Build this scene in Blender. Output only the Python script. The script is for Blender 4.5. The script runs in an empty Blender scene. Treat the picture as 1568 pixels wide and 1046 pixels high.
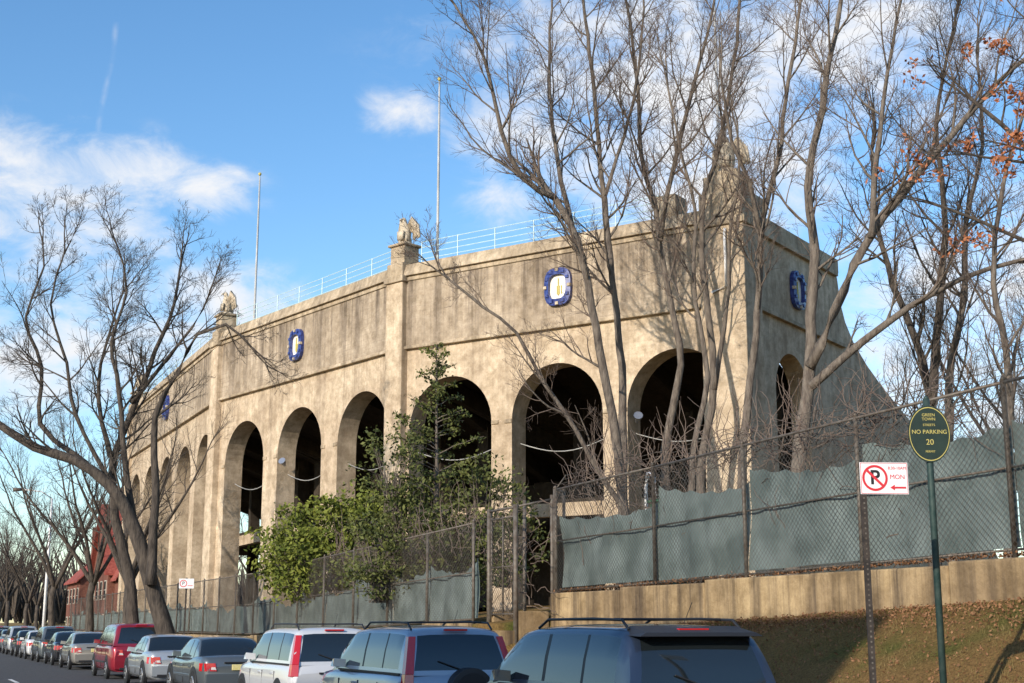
import bpy, math, random
from math import sin, cos, pi, radians, sqrt
from mathutils import Vector, Matrix, noise
random.seed(7)
scene = bpy.context.scene
col = scene.collection

# ------------------------------------------------------------------ materials
def new_mat(name):
    m = bpy.data.materials.new(name); m.use_nodes = True
    nt = m.node_tree; b = nt.nodes["Principled BSDF"]
    return m, nt, b
def N(nt, t, **kw):
    n = nt.nodes.new(t)
    for k, v in kw.items(): setattr(n, k, v)
    return n
def mat(name, c, rough=0.8, c2=None, scale=3.0, bump=0.0, bscale=None, metal=0.0, coat=0.0, detail=4, spec=None, stretch=(1,1,1), lo=0.35, hi=0.65):
    m, nt, b = new_mat(name)
    b.inputs["Roughness"].default_value = rough
    b.inputs["Metallic"].default_value = metal
    b.inputs["Coat Weight"].default_value = coat
    b.inputs["Coat Roughness"].default_value = 0.05
    if spec is not None: b.inputs["Specular IOR Level"].default_value = spec
    if c2 is None:
        b.inputs["Base Color"].default_value = (*c, 1)
    geo = N(nt, "ShaderNodeNewGeometry")
    mp = N(nt, "ShaderNodeMapping"); mp.inputs["Scale"].default_value = stretch
    nt.links.new(geo.outputs["Position"], mp.inputs["Vector"])
    if c2 is not None:
        no = N(nt, "ShaderNodeTexNoise"); no.inputs["Scale"].default_value = scale; no.inputs["Detail"].default_value = detail
        nt.links.new(mp.outputs[0], no.inputs["Vector"])
        cr = N(nt, "ShaderNodeValToRGB")
        cr.color_ramp.elements[0].position = lo; cr.color_ramp.elements[1].position = hi
        cr.color_ramp.elements[0].color = (*c, 1); cr.color_ramp.elements[1].color = (*c2, 1)
        nt.links.new(no.outputs["Fac"], cr.inputs[0]); nt.links.new(cr.outputs[0], b.inputs["Base Color"])
    if bump > 0:
        n2 = N(nt, "ShaderNodeTexNoise"); n2.inputs["Scale"].default_value = bscale or scale*4; n2.inputs["Detail"].default_value = 4
        nt.links.new(mp.outputs[0], n2.inputs["Vector"])
        bp = N(nt, "ShaderNodeBump"); bp.inputs["Strength"].default_value = bump; bp.inputs["Distance"].default_value = 0.05
        nt.links.new(n2.outputs["Fac"], bp.inputs["Height"]); nt.links.new(bp.outputs[0], b.inputs["Normal"])
    return m

def concrete(name, base, warm, dark, courses=0.0, streak=0.6, zs=None):
    m, nt, b = new_mat(name); L = nt.links
    b.inputs["Roughness"].default_value = 0.92; b.inputs["Specular IOR Level"].default_value = .25
    geo = N(nt, "ShaderNodeNewGeometry")
    n1 = N(nt, "ShaderNodeTexNoise"); n1.inputs["Scale"].default_value = 0.38; n1.inputs["Detail"].default_value = 7; n1.inputs["Roughness"].default_value = .66
    L.new(geo.outputs["Position"], n1.inputs["Vector"])
    r1 = N(nt, "ShaderNodeValToRGB"); r1.color_ramp.elements[0].position = .40; r1.color_ramp.elements[1].position = .60
    r1.color_ramp.elements[0].color = (*warm, 1); r1.color_ramp.elements[1].color = (*base, 1)
    L.new(n1.outputs["Fac"], r1.inputs[0])
    mp = N(nt, "ShaderNodeMapping"); mp.inputs["Scale"].default_value = (2.1, 2.1, .10)
    L.new(geo.outputs["Position"], mp.inputs["Vector"])
    n2 = N(nt, "ShaderNodeTexNoise"); n2.inputs["Scale"].default_value = 1.0; n2.inputs["Detail"].default_value = 6; n2.inputs["Roughness"].default_value = .7
    L.new(mp.outputs[0], n2.inputs["Vector"])
    r2 = N(nt, "ShaderNodeValToRGB"); r2.color_ramp.elements[0].position = .44; r2.color_ramp.elements[1].position = .68
    r2.color_ramp.elements[0].color = (0, 0, 0, 1); r2.color_ramp.elements[1].color = (1, 1, 1, 1)
    L.new(n2.outputs["Fac"], r2.inputs[0])
    mu = N(nt, "ShaderNodeMath", operation='MULTIPLY'); mu.inputs[1].default_value = streak
    L.new(r2.outputs[0], mu.inputs[0])
    fac = mu.outputs[0]
    if zs:
        sx = N(nt, "ShaderNodeSeparateXYZ"); L.new(geo.outputs["Position"], sx.inputs[0])
        zr = N(nt, "ShaderNodeMapRange"); zr.inputs[1].default_value = zs[0]; zr.inputs[2].default_value = zs[1]; zr.inputs[3].default_value = zs[2]; zr.inputs[4].default_value = zs[3]
        L.new(sx.outputs[2], zr.inputs[0])
        mz = N(nt, "ShaderNodeMath", operation='MULTIPLY'); mz.use_clamp = True; L.new(fac, mz.inputs[0]); L.new(zr.outputs[0], mz.inputs[1]); fac = mz.outputs[0]
    mx = N(nt, "ShaderNodeMixRGB"); mx.inputs[2].default_value = (*dark, 1)
    L.new(fac, mx.inputs[0]); L.new(r1.outputs[0], mx.inputs[1])
    n3 = N(nt, "ShaderNodeTexNoise"); n3.inputs["Scale"].default_value = 1.9; n3.inputs["Detail"].default_value = 8; n3.inputs["Roughness"].default_value = .78
    L.new(geo.outputs["Position"], n3.inputs["Vector"])
    r3 = N(nt, "ShaderNodeValToRGB"); r3.color_ramp.elements[0].position = .38; r3.color_ramp.elements[1].position = .64
    r3.color_ramp.elements[0].color = (.68, .64, .58, 1); r3.color_ramp.elements[1].color = (1.18, 1.16, 1.13, 1)
    L.new(n3.outputs["Fac"], r3.inputs[0])
    m2 = N(nt, "ShaderNodeMixRGB", blend_type='MULTIPLY'); m2.inputs[0].default_value = 1
    L.new(mx.outputs[0], m2.inputs[1]); L.new(r3.outputs[0], m2.inputs[2])
    last = m2.outputs[0]
    if courses > 0:
        sx = N(nt, "ShaderNodeSeparateXYZ"); L.new(geo.outputs["Position"], sx.inputs[0])
        a = N(nt, "ShaderNodeMath", operation='MULTIPLY'); a.inputs[1].default_value = 4.3; L.new(sx.outputs[2], a.inputs[0])
        f = N(nt, "ShaderNodeMath", operation='FRACT'); L.new(a.outputs[0], f.inputs[0])
        g = N(nt, "ShaderNodeMath", operation='LESS_THAN'); g.inputs[1].default_value = .16; L.new(f.outputs[0], g.inputs[0])
        rr = N(nt, "ShaderNodeMapRange"); rr.inputs[1].default_value = .45; rr.inputs[2].default_value = .65; rr.inputs[3].default_value = 0; rr.inputs[4].default_value = courses
        L.new(n1.outputs["Fac"], rr.inputs[0])
        h = N(nt, "ShaderNodeMath", operation='MULTIPLY'); L.new(g.outputs[0], h.inputs[0]); L.new(rr.outputs[0], h.inputs[1])
        m3 = N(nt, "ShaderNodeMixRGB"); m3.inputs[2].default_value = (dark[0]*.9, dark[1]*.9, dark[2]*.9, 1)
        L.new(h.outputs[0], m3.inputs[0]); L.new(last, m3.inputs[1]); last = m3.outputs[0]
    L.new(last, b.inputs["Base Color"])
    bp = N(nt, "ShaderNodeBump"); bp.inputs["Strength"].default_value = .6; bp.inputs["Distance"].default_value = .07
    L.new(n3.outputs["Fac"], bp.inputs["Height"]); L.new(bp.outputs[0], b.inputs["Normal"])
    return m

M = {}
M['conc'] = concrete("stadium_concrete", (.62,.515,.385), (.48,.385,.28), (.19,.145,.105), .12, .55, (9.0,13.3,.4,1.0))
M['conc_hi'] = concrete("stadium_band_concrete", (.49,.41,.315), (.37,.305,.23), (.135,.108,.085), .30, 1.0, (13.4,16.3,.5,1.3))
M['conc_trim'] = concrete("stadium_trim_concrete", (.56,.47,.35), (.42,.345,.25), (.16,.13,.10), 0, .75)
M['conc_in'] = concrete("inner_concrete_painted_shade", (.06,.048,.036), (.04,.033,.026), (.025,.021,.018), 0, .5)  # same concrete made near black, interior shade put into its colour
M['wall'] = concrete("retaining_concrete", (.46,.34,.19), (.29,.21,.12), (.08,.06,.045), 0, 1.1)
M['asphalt'] = mat("asphalt", (.045,.045,.048), .9, (.075,.074,.072), 6, .3, 60)
M['sidewalk'] = mat("sidewalk_concrete", (.30,.29,.26), .9, (.38,.36,.33), 3, .2, 40)
M['paint'] = mat("road_paint", (.55,.55,.52), .8, (.75,.75,.72), 20)
M['bark'] = mat("bark_grey_brown", (.085,.067,.054), .95, (.18,.15,.12), 5, .8, 14, stretch=(2,2,.5))
M['bark_dark'] = mat("bark_dark", (.04,.032,.026), .95, (.10,.08,.062), 5, .8, 14, stretch=(2,2,.5))
M['twig'] = mat("twig_brown", (.10,.07,.055), .9, (.17,.128,.10), 2)
M['steel'] = mat("galvanised_steel", (.17,.15,.125), .6, (.10,.075,.055), 9, metal=.3)
M['rail'] = mat("pale_rail_paint", (.50,.68,.72), .5, (.42,.58,.62), 5)
M['postgreen'] = mat("green_sign_post", (.02,.05,.045), .6, (.05,.08,.07), 12, metal=.3)
M['postdark'] = mat("dark_sign_post", (.03,.025,.022), .7, (.07,.055,.045), 12, metal=.4)
M['white'] = mat("white_paint", (.80,.80,.80), .45)
M['red'] = mat("sign_red", (.62,.03,.04), .5)
M['black'] = mat("sign_black", (.012,.012,.012), .5)
M['signgreen'] = mat("sign_dark_green", (.010,.022,.014), .45, (.015,.030,.019), 8)
M['gold'] = mat("sign_gold", (.50,.42,.12), .5)
M['blue'] = mat("shield_blue_tile", (.012,.022,.13), .35, (.05,.08,.28), 9)
M['cream'] = mat("shield_cream", (.78,.72,.58), .5, (.90,.88,.84), 3)
M['stone'] = mat("eagle_stone", (.38,.31,.22), .9, (.58,.50,.38), 4, .5)
M['brick'] = mat("red_brick", (.13,.045,.03), .9, (.20,.08,.05), 6, .3, 40)
M['rooftile'] = mat("red_roof_tile", (.22,.045,.03), .85, (.33,.085,.06), 5, .4, 30)
M['glass_b'] = mat("house_glass", (.02,.025,.03), .1)
M['trim_b'] = mat("house_trim", (.5,.46,.38), .7)
M['rubber'] = mat("tyre_rubber", (.015,.015,.015), .85)
M['rim'] = mat("alloy_rim", (.45,.46,.48), .35, metal=.8)
M['cglass'] = mat("car_glass", (.012,.016,.018), .04, coat=.6, spec=.9)
M['ctrim'] = mat("car_black_plastic", (.02,.02,.022), .5)
M['lampred'] = mat("tail_lamp_red", (.50,.012,.015), .15, coat=1)
M['lampclear'] = mat("lamp_clear", (.62,.60,.58), .12, coat=1)
M['plate'] = mat("license_plate", (.65,.55,.20), .5, (.7,.62,.3), 20)
M['greendoor'] = mat("green_cabinet_paint", (.035,.10,.05), .5, (.05,.13,.07), 3)
M['white_pole']=mat("flagpole_paint",(.36,.36,.34),.5,(.5,.5,.48),2)

def ground_mat():
    m, nt, b = new_mat("grass_and_soil"); L = nt.links
    b.inputs["Roughness"].default_value = 1; b.inputs["Specular IOR Level"].default_value = .1
    geo = N(nt, "ShaderNodeNewGeometry")
    a = N(nt, "ShaderNodeTexNoise"); a.inputs["Scale"].default_value = .7; a.inputs["Detail"].default_value = 6
    L.new(geo.outputs["Position"], a.inputs["Vector"])
    r = N(nt, "ShaderNodeValToRGB"); e = r.color_ramp.elements
    e[0].position = .38; e[0].color = (.29,.18,.075,1); e[1].position = .70; e[1].color = (.11,.135,.035,1)
    x = r.color_ramp.elements.new(.57); x.color = (.24,.165,.065,1)
    L.new(a.outputs["Fac"], r.inputs[0])
    c = N(nt, "ShaderNodeTexNoise"); c.inputs["Scale"].default_value = 22; c.inputs["Detail"].default_value = 5; c.inputs["Roughness"].default_value = .8
    L.new(geo.outputs["Position"], c.inputs["Vector"])
    r2 = N(nt, "ShaderNodeValToRGB"); r2.color_ramp.elements[0].position = .3; r2.color_ramp.elements[1].position = .7
    r2.color_ramp.elements[0].color = (.4,.36,.33,1); r2.color_ramp.elements[1].color = (1.5,1.45,1.35,1)
    L.new(c.outputs["Fac"], r2.inputs[0])
    mm = N(nt, "ShaderNodeMixRGB", blend_type='MULTIPLY'); mm.inputs[0].default_value = 1
    L.new(r.outputs[0], mm.inputs[1]); L.new(r2.outputs[0], mm.inputs[2]); L.new(mm.outputs[0], b.inputs["Base Color"])
    bp = N(nt, "ShaderNodeBump"); bp.inputs["Strength"].default_value = .9; bp.inputs["Distance"].default_value = .08
    L.new(c.outputs["Fac"], bp.inputs["Height"]); L.new(bp.outputs[0], b.inputs["Normal"])
    return m
M['ground'] = ground_mat()
M['screen'] = mat("windscreen_fabric", (.085,.115,.108), .85, (.17,.21,.20), 1.6, .4, 5, detail=7)
M['chain'] = mat("chain_link_wire", (.13,.12,.10), .55, (.08,.06,.045), 3, metal=.3)
M['leaf_cedar'] = mat("cedar_needles", (.045,.06,.018), .7, (.13,.14,.04), 2, spec=.2)
M['leaf_shrub'] = mat("bamboo_leaves", (.07,.095,.015), .7, (.20,.22,.04), 2, spec=.2)
M['leaf_brown'] = mat("dry_oak_leaves", (.24,.08,.035), .7, (.42,.17,.08), 3, spec=.2)
M['leaf_litter'] = mat("fallen_leaves", (.13,.06,.03), .8, (.32,.17,.085), 9, spec=.2)
M['grass'] = mat("grass_blades", (.12,.105,.03), .8, (.24,.18,.075), 2, spec=.2)

# ------------------------------------------------------------------ helpers
def empty(name, loc=(0,0,0), rz=0):
    o = bpy.data.objects.new(name, None); col.objects.link(o)
    o.location = loc; o.rotation_euler = (0,0,rz); o.empty_display_size = .3
    return o
class MB:
    def __init__(s): s.v=[]; s.f=[]; s.m=[]; s.mats=[]
    def mi(s, m):
        if m not in s.mats: s.mats.append(m)
        return s.mats.index(m)
    def face(s, pts, m):
        i=len(s.v); s.v.extend([tuple(p) for p in pts]); s.f.append(tuple(range(i,i+len(pts)))); s.m.append(s.mi(m))
    def box(s, x0,x1,y0,y1,z0,z1,m,T=None):
        P=[(x0,y0,z0),(x1,y0,z0),(x1,y1,z0),(x0,y1,z0),(x0,y0,z1),(x1,y0,z1),(x1,y1,z1),(x0,y1,z1)]
        if T: P=[T(*p) for p in P]
        s.hexa(P,m)
    def hexa(s,P,m):
        i=len(s.v); s.v.extend([tuple(p) for p in P]); k=s.mi(m)
        for f in [(3,2,1,0),(4,5,6,7),(0,1,5,4),(1,2,6,5),(2,3,7,6),(3,0,4,7)]:
            s.f.append(tuple(i+a for a in f)); s.m.append(k)
    def tube(s, pts, rad, n, m, cap=True):
        k=s.mi(m); base=len(s.v); np_=len(pts)
        for j in range(np_):
            a=pts[max(j-1,0)]; b=pts[min(j+1,np_-1)]
            t=(b[0]-a[0],b[1]-a[1],b[2]-a[2]); l=sqrt(t[0]**2+t[1]**2+t[2]**2) or 1; t=(t[0]/l,t[1]/l,t[2]/l)
            if abs(t[2])<.9: u=(-t[1],t[0],0)
            else: u=(0,-t[2],t[1])
            l=sqrt(u[0]**2+u[1]**2+u[2]**2) or 1; u=(u[0]/l,u[1]/l,u[2]/l)
            w=(t[1]*u[2]-t[2]*u[1], t[2]*u[0]-t[0]*u[2], t[0]*u[1]-t[1]*u[0])
            r=rad[j] if hasattr(rad,'__len__') else rad; p=pts[j]
            for i in range(n):
                c=cos(2*pi*i/n)*r; d=sin(2*pi*i/n)*r
                s.v.append((p[0]+u[0]*c+w[0]*d,p[1]+u[1]*c+w[1]*d,p[2]+u[2]*c+w[2]*d))
        for j in range(np_-1):
            for i in range(n):
                a=base+j*n+i; b=base+j*n+(i+1)%n
                s.f.append((a,b,b+n,a+n)); s.m.append(k)
        if cap:
            s.f.append(tuple(base+i for i in range(n))[::-1]); s.m.append(k)
            s.f.append(tuple(base+(np_-1)*n+i for i in range(n))); s.m.append(k)
    def obj(s, name, parent=None, smooth=False, loc=None):
        me=bpy.data.meshes.new(name); me.from_pydata(s.v,[],s.f)
        for m in s.mats: me.materials.append(m)
        me.polygons.foreach_set("material_index", s.m)
        if smooth: me.polygons.foreach_set("use_smooth",[True]*len(s.f))
        me.update()
        o=bpy.data.objects.new(name, me); col.objects.link(o)
        if parent: o.parent=parent
        if loc: o.location=loc
        return o
def bevel(o,w,seg=2):
    b=o.modifiers.new("b","BEVEL"); b.width=w; b.segments=seg; b.limit_method='ANGLE'; b.angle_limit=radians(35)

def survey(s,d,z):     # view-axis survey grid (24 deg off the street) -> world
    return (s*.9135+d*.4067, -s*.4067+d*.9135, z)
def sstep(a,b,x):
    t=max(0,min(1,(x-a)/(b-a))); return t*t*(3-2*t)
def rnd(a,b): return random.uniform(a,b)

# ------------------------------------------------------------------ ground
def zbankR(Y): return 1.55+max(0,min(18,(28-Y)))*.036
def ztopL(Y):
    z=1.8-.022*max(0,min(22,Y-29))
    return z*(1-sstep(108,130,Y))+.12*sstep(108,130,Y)
def H(X,Y):
    if X<=8.75: return -.02
    if X<9.7: return .02
    wR=1-sstep(28.0,28.2,Y) 
    def left():
        if X<10.0: return .05
        if X<12.2: return .05+(X-10)/2.2*.5*(1-sstep(100,125,Y))
        return min(ztopL(Y)-.06+(X-12.2)*.10, max(2.6,ztopL(Y)))
    def right():
        if X<13.45:
            return .05+(X-9.7)/3.75*(zbankR(Y)-.05)
        return min(2.36+(X-13.5)*.05,3.2)
    z=wR*right()+(1-wR)*left()
    if X>60: z=z*(1-sstep(60,140,X))
    return z
xs=[-1500,-600,-250,-120,-60,-30,-15,-5,0,5,8.7,8.76,9.68,9.72]+[9.72+.3*i for i in range(1,9)]+[12.18,12.22]+[12.5,12.8,13.1,13.44,13.5]+[14+.5*i for i in range(0,20)]+[25,28,32,37,43,50,58,70,90,120,180,300,600,1500]
ys=[-1500,-500,-200,-80,-40,-20,-10]+[-6+1*i for i in range(0,34)]+[28.0,28.05,28.1,28.15,28.2]+[29+1.5*i for i in range(0,50)]+[106,110,115,120,125,130,140,160,200,300,500,900,1500]
ys=sorted(set(ys)); xs=sorted(set(xs))
g=MB(); 
for y in ys:
    for x in xs:
        z=H(x,y)
        if x>9.9 and abs(x)<60 and -20<y<110: z+=.05*noise.noise(Vector((x*.8,y*.8,0)))
        g.v.append((x,y,z))
nx=len(xs); k=g.mi(M['ground'])
for j in range(len(ys)-1):
    for i in range(nx-1):
        g.f.append((j*nx+i,j*nx+i+1,(j+1)*nx+i+1,(j+1)*nx+i)); g.m.append(k)
g.obj("ground",smooth=False)
r=MB(); r.face([(-1.2,-200,.0),(8.6,-200,.0),(8.6,700,.0),(-1.2,700,.0)],M['asphalt']); r.obj("road")
r=MB()
for i in range(-10,60): r.box(3.64,3.76,i*9,i*9+3,.004,.006,M['paint'])
r.obj("road_markings")
s=MB()
for i in range(-20,90):
    s.box(8.78,10.0,i*4+.01,i*4+3.99,-.1,.14,M['sidewalk'])
s.box(8.6,8.77,-80,360,-.1,.15,M['sidewalk'])
s.obj("sidewalk")
s=MB(); s.box(-1.37,-1.2,-80,360,-.1,.15,M['sidewalk'])
for i in range(-20,90): s.box(-4,-1.38,i*4+.01,i*4+3.99,-.1,.14,M['sidewalk'])
s.obj("sidewalk")

# ------------------------------------------------------------------ retaining walls + steps
w=MB()
yy=[28.0-3.2*i for i in range(0,13)]
for i,(a,b) in enumerate(zip(yy[:-1],yy[1:])):
    w.box(13.4+.012*(i%3),13.75,b+.008,a,.3,2.42+.012*(28-a)+.015*((i*7)%3-1),M['wall'])
o=w.obj("retaining_wall"); bevel(o,.03)
w=MB()
y=29.7
while y<118:
    w.box(12.1,12.4,y+.006,y+3,-.2,ztopL(y+1.5),M['wall']); y+=3
o=w.obj("low_wall"); bevel(o,.02)
st=MB()
for i in range(9):
    st.box(10.3+i*.33,13.6,28.35,29.45,-.1,.14+(i+1)*.19,M['wall'])
for y0 in (28.06,29.46):
    for i in range(4):
        st.box(10.4+i*.75,10.4+(i+1)*.75-.004,y0,y0+.26,-.1,.75+i*.42,M['wall'])
o=st.obj("concrete_steps"); bevel(o,.015)

# ------------------------------------------------------------------ stadium
stadium=empty("tennis_stadium")
P=[(27.6,41.3),(19.1,55.0),(14.95,72.0),(14.7,99.5)]
ZA,ZS,ZU,ZP=11.9,13.28,16.36,17.07
def frame(p0,p1):
    dx,dy=p1[0]-p0[0],p1[1]-p0[1]; L=sqrt(dx*dx+dy*dy); e=(dx/L,dy/L); n=(-e[1],e[0])
    return L,(lambda s,o,z:(p0[0]+e[0]*s+n[0]*o,p0[1]+e[1]*s+n[1]*o,z)),e,n
def arch_wall(mb,T,L,z0,z1,arches,th,m,min_=None):
    NA=22; min_=min_ or m
    s0=0
    for (c,h,zt) in arches:
        mb.box(s0,c-h,-th,0,z0,z1,m,T)
        pts=[(c-h*cos(pi*i/NA), zt-h+h*sin(pi*i/NA)) for i in range(NA+1)]
        for (a,b) in zip(pts[:-1],pts[1:]):
            mb.face([T(a[0],0,a[1]),T(b[0],0,b[1]),T(b[0],0,z1),T(a[0],0,z1)],m)
            mb.face([T(a[0],-th,z1),T(b[0],-th,z1),T(b[0],-th,b[1]),T(a[0],-th,a[1])],min_)
            mb.face([T(a[0],-th,a[1]),T(b[0],-th,b[1]),T(b[0],0,b[1]),T(a[0],0,a[1])],m)
            mb.face([T(a[0],0,z1),T(b[0],0,z1),T(b[0],-th,z1),T(a[0],-th,z1)],m)
        s0=c+h
    mb.box(s0,L,-th,0,z0,z1,m,T)
outer=MB(); band=MB(); trim=MB(); inner=MB()
seg_ar=[[.17,.5,.825],[.16,.485,.81],[.10,.30,.50,.70,.90]]
frames=[]
for i in range(3):
    L,T,e,n=frame(P[i],P[i+1]); frames.append((L,T,e,n))
    ar=[(f*L,2.12,ZA) for f in seg_ar[i]]
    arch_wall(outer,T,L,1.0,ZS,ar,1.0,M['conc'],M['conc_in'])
    band.box(0.02,L-.02,-.95,.09,ZS+.14,ZU-.06,M['conc_hi'],T)
    trim.box(0,L,-.95,.20,ZS,ZS+.14,M['conc_trim'],T)
    trim.box(0,L,-.95,.16,ZU-.06,ZU+.14,M['conc_trim'],T)
    Q=[T(0,-.9,ZU+.14),T(L,-.9,ZU+.14),T(L,.30,ZU+.14),T(0,.30,ZU+.14),T(0,-.9,ZP+.02),T(L,-.9,ZP+.02),T(L,.12,ZP-.02),T(0,.12,ZP-.02)]
    trim.hexa(Q,M['conc_trim'])
    for f in seg_ar[i]:
        for sg in (-1,1):
            c=f*L+sg*(2.12+.18); trim.box(c-.17,c+.17,-.5,.05,ZA-2.22,ZA-2.04,M['conc_trim'],T)
    s00=.9 if i==0 else 0
    for f in [0.09 if i==0 else .01]+[(a+b)/2 for a,b in zip(seg_ar[i][:-1],seg_ar[i][1:])]+[.985]:
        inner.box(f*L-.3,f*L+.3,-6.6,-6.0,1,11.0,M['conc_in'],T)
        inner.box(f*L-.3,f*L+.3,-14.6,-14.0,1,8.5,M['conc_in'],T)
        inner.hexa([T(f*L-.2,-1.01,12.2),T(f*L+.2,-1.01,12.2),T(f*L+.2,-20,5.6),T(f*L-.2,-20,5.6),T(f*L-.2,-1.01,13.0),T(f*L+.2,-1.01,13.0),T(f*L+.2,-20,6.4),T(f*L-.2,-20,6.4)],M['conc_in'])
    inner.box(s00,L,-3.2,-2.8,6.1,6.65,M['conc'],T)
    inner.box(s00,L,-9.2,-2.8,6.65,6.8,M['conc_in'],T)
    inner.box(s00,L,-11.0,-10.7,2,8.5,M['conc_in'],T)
def offs(i,d):
    def nn(k): return frames[k][3]
    if i==0: n=nn(0); e=frames[0][2]; return (P[0][0]-n[0]*d+e[0]*.9,P[0][1]-n[1]*d+e[1]*.9)
    if i==3: n=nn(2); return (P[3][0]-n[0]*d,P[3][1]-n[1]*d)
    a=nn(i-1); b=nn(i); mx=(a[0]+b[0],a[1]+b[1]); l=sqrt(mx[0]**2+mx[1]**2); mx=(mx[0]/l,mx[1]/l)
    k=d/(mx[0]*a[0]+mx[1]*a[1]); return (P[i][0]-mx[0]*k,P[i][1]-mx[1]*k)
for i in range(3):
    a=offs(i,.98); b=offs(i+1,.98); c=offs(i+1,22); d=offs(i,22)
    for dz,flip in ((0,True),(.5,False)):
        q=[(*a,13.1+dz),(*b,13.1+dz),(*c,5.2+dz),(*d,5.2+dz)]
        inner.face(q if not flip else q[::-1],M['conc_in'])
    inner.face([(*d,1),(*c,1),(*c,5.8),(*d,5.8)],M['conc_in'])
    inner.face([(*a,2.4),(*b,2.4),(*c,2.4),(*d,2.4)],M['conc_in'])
outer.obj("arcade_wall",stadium)
bd=band.obj("upper_band",stadium); tr=trim.obj("cornices",stadium); bevel(tr,.03)
inner.obj("stand_structure",stadium)

en=MB(); n0=frames[0][3]; ei=(-n0[0],-n0[1])
def TE(t,o,z):
    e=frames[0][2]; return (P[0][0]+ei[0]*t-e[0]*o, P[0][1]+ei[1]*t-e[1]*o, z)
prof=[(0,ZP),(9.6,ZP),(9.9,16.2),(10.1,15.3),(10.6,14.5),(11.5,13.75),(13,13.0),(15,12.25),(17.5,11.5),(20,10.7),(24,9.2),(28,7.4),(32,5.4),(36,3.6)]
def zprof(t):
    for (a,b) in zip(prof[:-1],prof[1:]):
        if a[0]<=t<=b[0]: return a[1]+(b[1]-a[1])*(t-a[0])/(b[0]-a[0])
    return prof[-1][1]
ac,ah,az=4.5,1.65,12.1
NA=16; ap=[(ac-ah*cos(pi*i/NA), az-ah+ah*sin(pi*i/NA)) for i in range(NA+1)]
def strip(t0,z00,t1,z01):
    zt0,zt1=zprof(t0),zprof(t1)
    en.face([TE(t0,0,z00),TE(t1,0,z01),TE(t1,0,zt1),TE(t0,0,zt0)],M['conc'])
    en.face([TE(t0,-.8,zt0),TE(t1,-.8,zt1),TE(t1,-.8,z01),TE(t0,-.8,z00)],M['conc_in'])
    en.face([TE(t0,0,zt0),TE(t1,0,zt1),TE(t1,-.8,zt1),TE(t0,-.8,zt0)],M['conc_trim'])
strip(0,1,ac-ah,1)
for a,b in zip(ap[:-1],ap[1:]):
    strip(a[0],a[1],b[0],b[1]); en.face([TE(a[0],-.8,a[1]),TE(b[0],-.8,b[1]),TE(b[0],0,b[1]),TE(a[0],0,a[1])],M['conc'])
for t in (ac-ah,ac+ah):
    en.face([TE(t,0,1),TE(t,0,az-ah),TE(t,-.8,az-ah),TE(t,-.8,1)],M['conc'])
ts=[ac+ah]+[p[0] for p in prof if p[0]>ac+ah]
for a,b in zip(ts[:-1],ts[1:]): strip(a,1,b,1)
en.box(0.01,9.6,0.002,.16,ZU-.05,ZU+.12,M['conc_trim'],TE)
en.box(0.01,9.75,0.002,.12,ZU+.121,ZP,M['conc_trim'],TE)
en.box(0.01,10.2,0.002,.18,ZS,ZS+.14,M['conc_trim'],TE)
en.obj("end_wall",stadium)
def eagle(parent,x,y,z,ang,sc=1.0):
    m=M['stone']; e=MB()
    def T(px,py,pz): 
        c,s_=cos(ang),sin(ang); return (x+sc*(px*c-py*s_), y+sc*(px*s_+py*c), z+sc*pz)
    e.tube([T(0,0,0),T(0,0,.12)],[.34*sc,.30*sc],10,m)
    e.tube([T(0,.02,.12),T(0,.05,.3),T(0,.03,.55),T(0,-.03,.8),T(0,-.05,.98),T(0,-.08,1.08),T(0,-.1,1.17),T(0,-.12,1.25)],
           [.14*sc,.22*sc,.26*sc,.22*sc,.14*sc,.11*sc,.115*sc,.04*sc],10,m)
    e.tube([T(0,-.18,1.15),T(0,-.3,1.12),T(0,-.34,1.03)],[.06*sc,.04*sc,.01*sc],6,m)
    for sg in (-1,1):
        for k in range(6):
            e.tube([T(sg*(.16+.02*k),.05+.02*k,.85-.05*k),T(sg*(.34+.05*k),.08+.03*k,1.22-.07*k),T(sg*(.44+.04*k),.12+.03*k,.80-.09*k),T(sg*(.34+.03*k),.16,.30-.03*k)],
                   [.07*sc,.08*sc,.065*sc,.02*sc],6,m)
        e.tube([T(sg*.12,-.08,.12),T(sg*.13,-.04,.45)],[.06*sc,.10*sc],7,m)
    e.tube([T(0,.1,.5),T(0,.25,.25),T(0,.3,.08)],[.14*sc,.13*sc,.08*sc],7,m)
    e.hexa([T(-.16,-.32,.2),T(.16,-.32,.2),T(.16,-.24,.2),T(-.16,-.24,.2),T(-.2,-.30,.6),T(.2,-.30,.6),T(.2,-.22,.6),T(-.2,-.22,.6)],m)
    e.obj("eagle_statue",parent,smooth=True)
pil=MB()
def pil_at(i,wid,ztop,proud,ped):
    a=frames[max(i-1,0)][3]; b=frames[min(i,2)][3]
    n=(a[0]+b[0],a[1]+b[1]); l=sqrt(n[0]**2+n[1]**2); n=(n[0]/l,n[1]/l); t=(n[1],-n[0])
    def T(s_,o,z): return (P[i][0]+t[0]*s_+n[0]*o, P[i][1]+t[1]*s_+n[1]*o, z)
    h=wid/2
    pil.box(-h,h,-.9,proud,1,ZU-.1,M['conc'],T)
    pil.box(-h-.08,h+.08,-.9,proud+.10,ZU-.1,ZU+.18,M['conc_trim'],T)
    pil.box(-h+.02,h-.02,-.8,proud,ZU+.18,ZP+.08,M['conc_trim'],T)
    if ped:
        pil.box(-h+.08,h-.08,-.75,proud-.15,ZP+.08,ped,M['conc_trim'],T)
        pil.box(-h-.02,h+.02,-.85,proud-.05,ped,ped+.12,M['conc_trim'],T)
    return T,n,t
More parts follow.
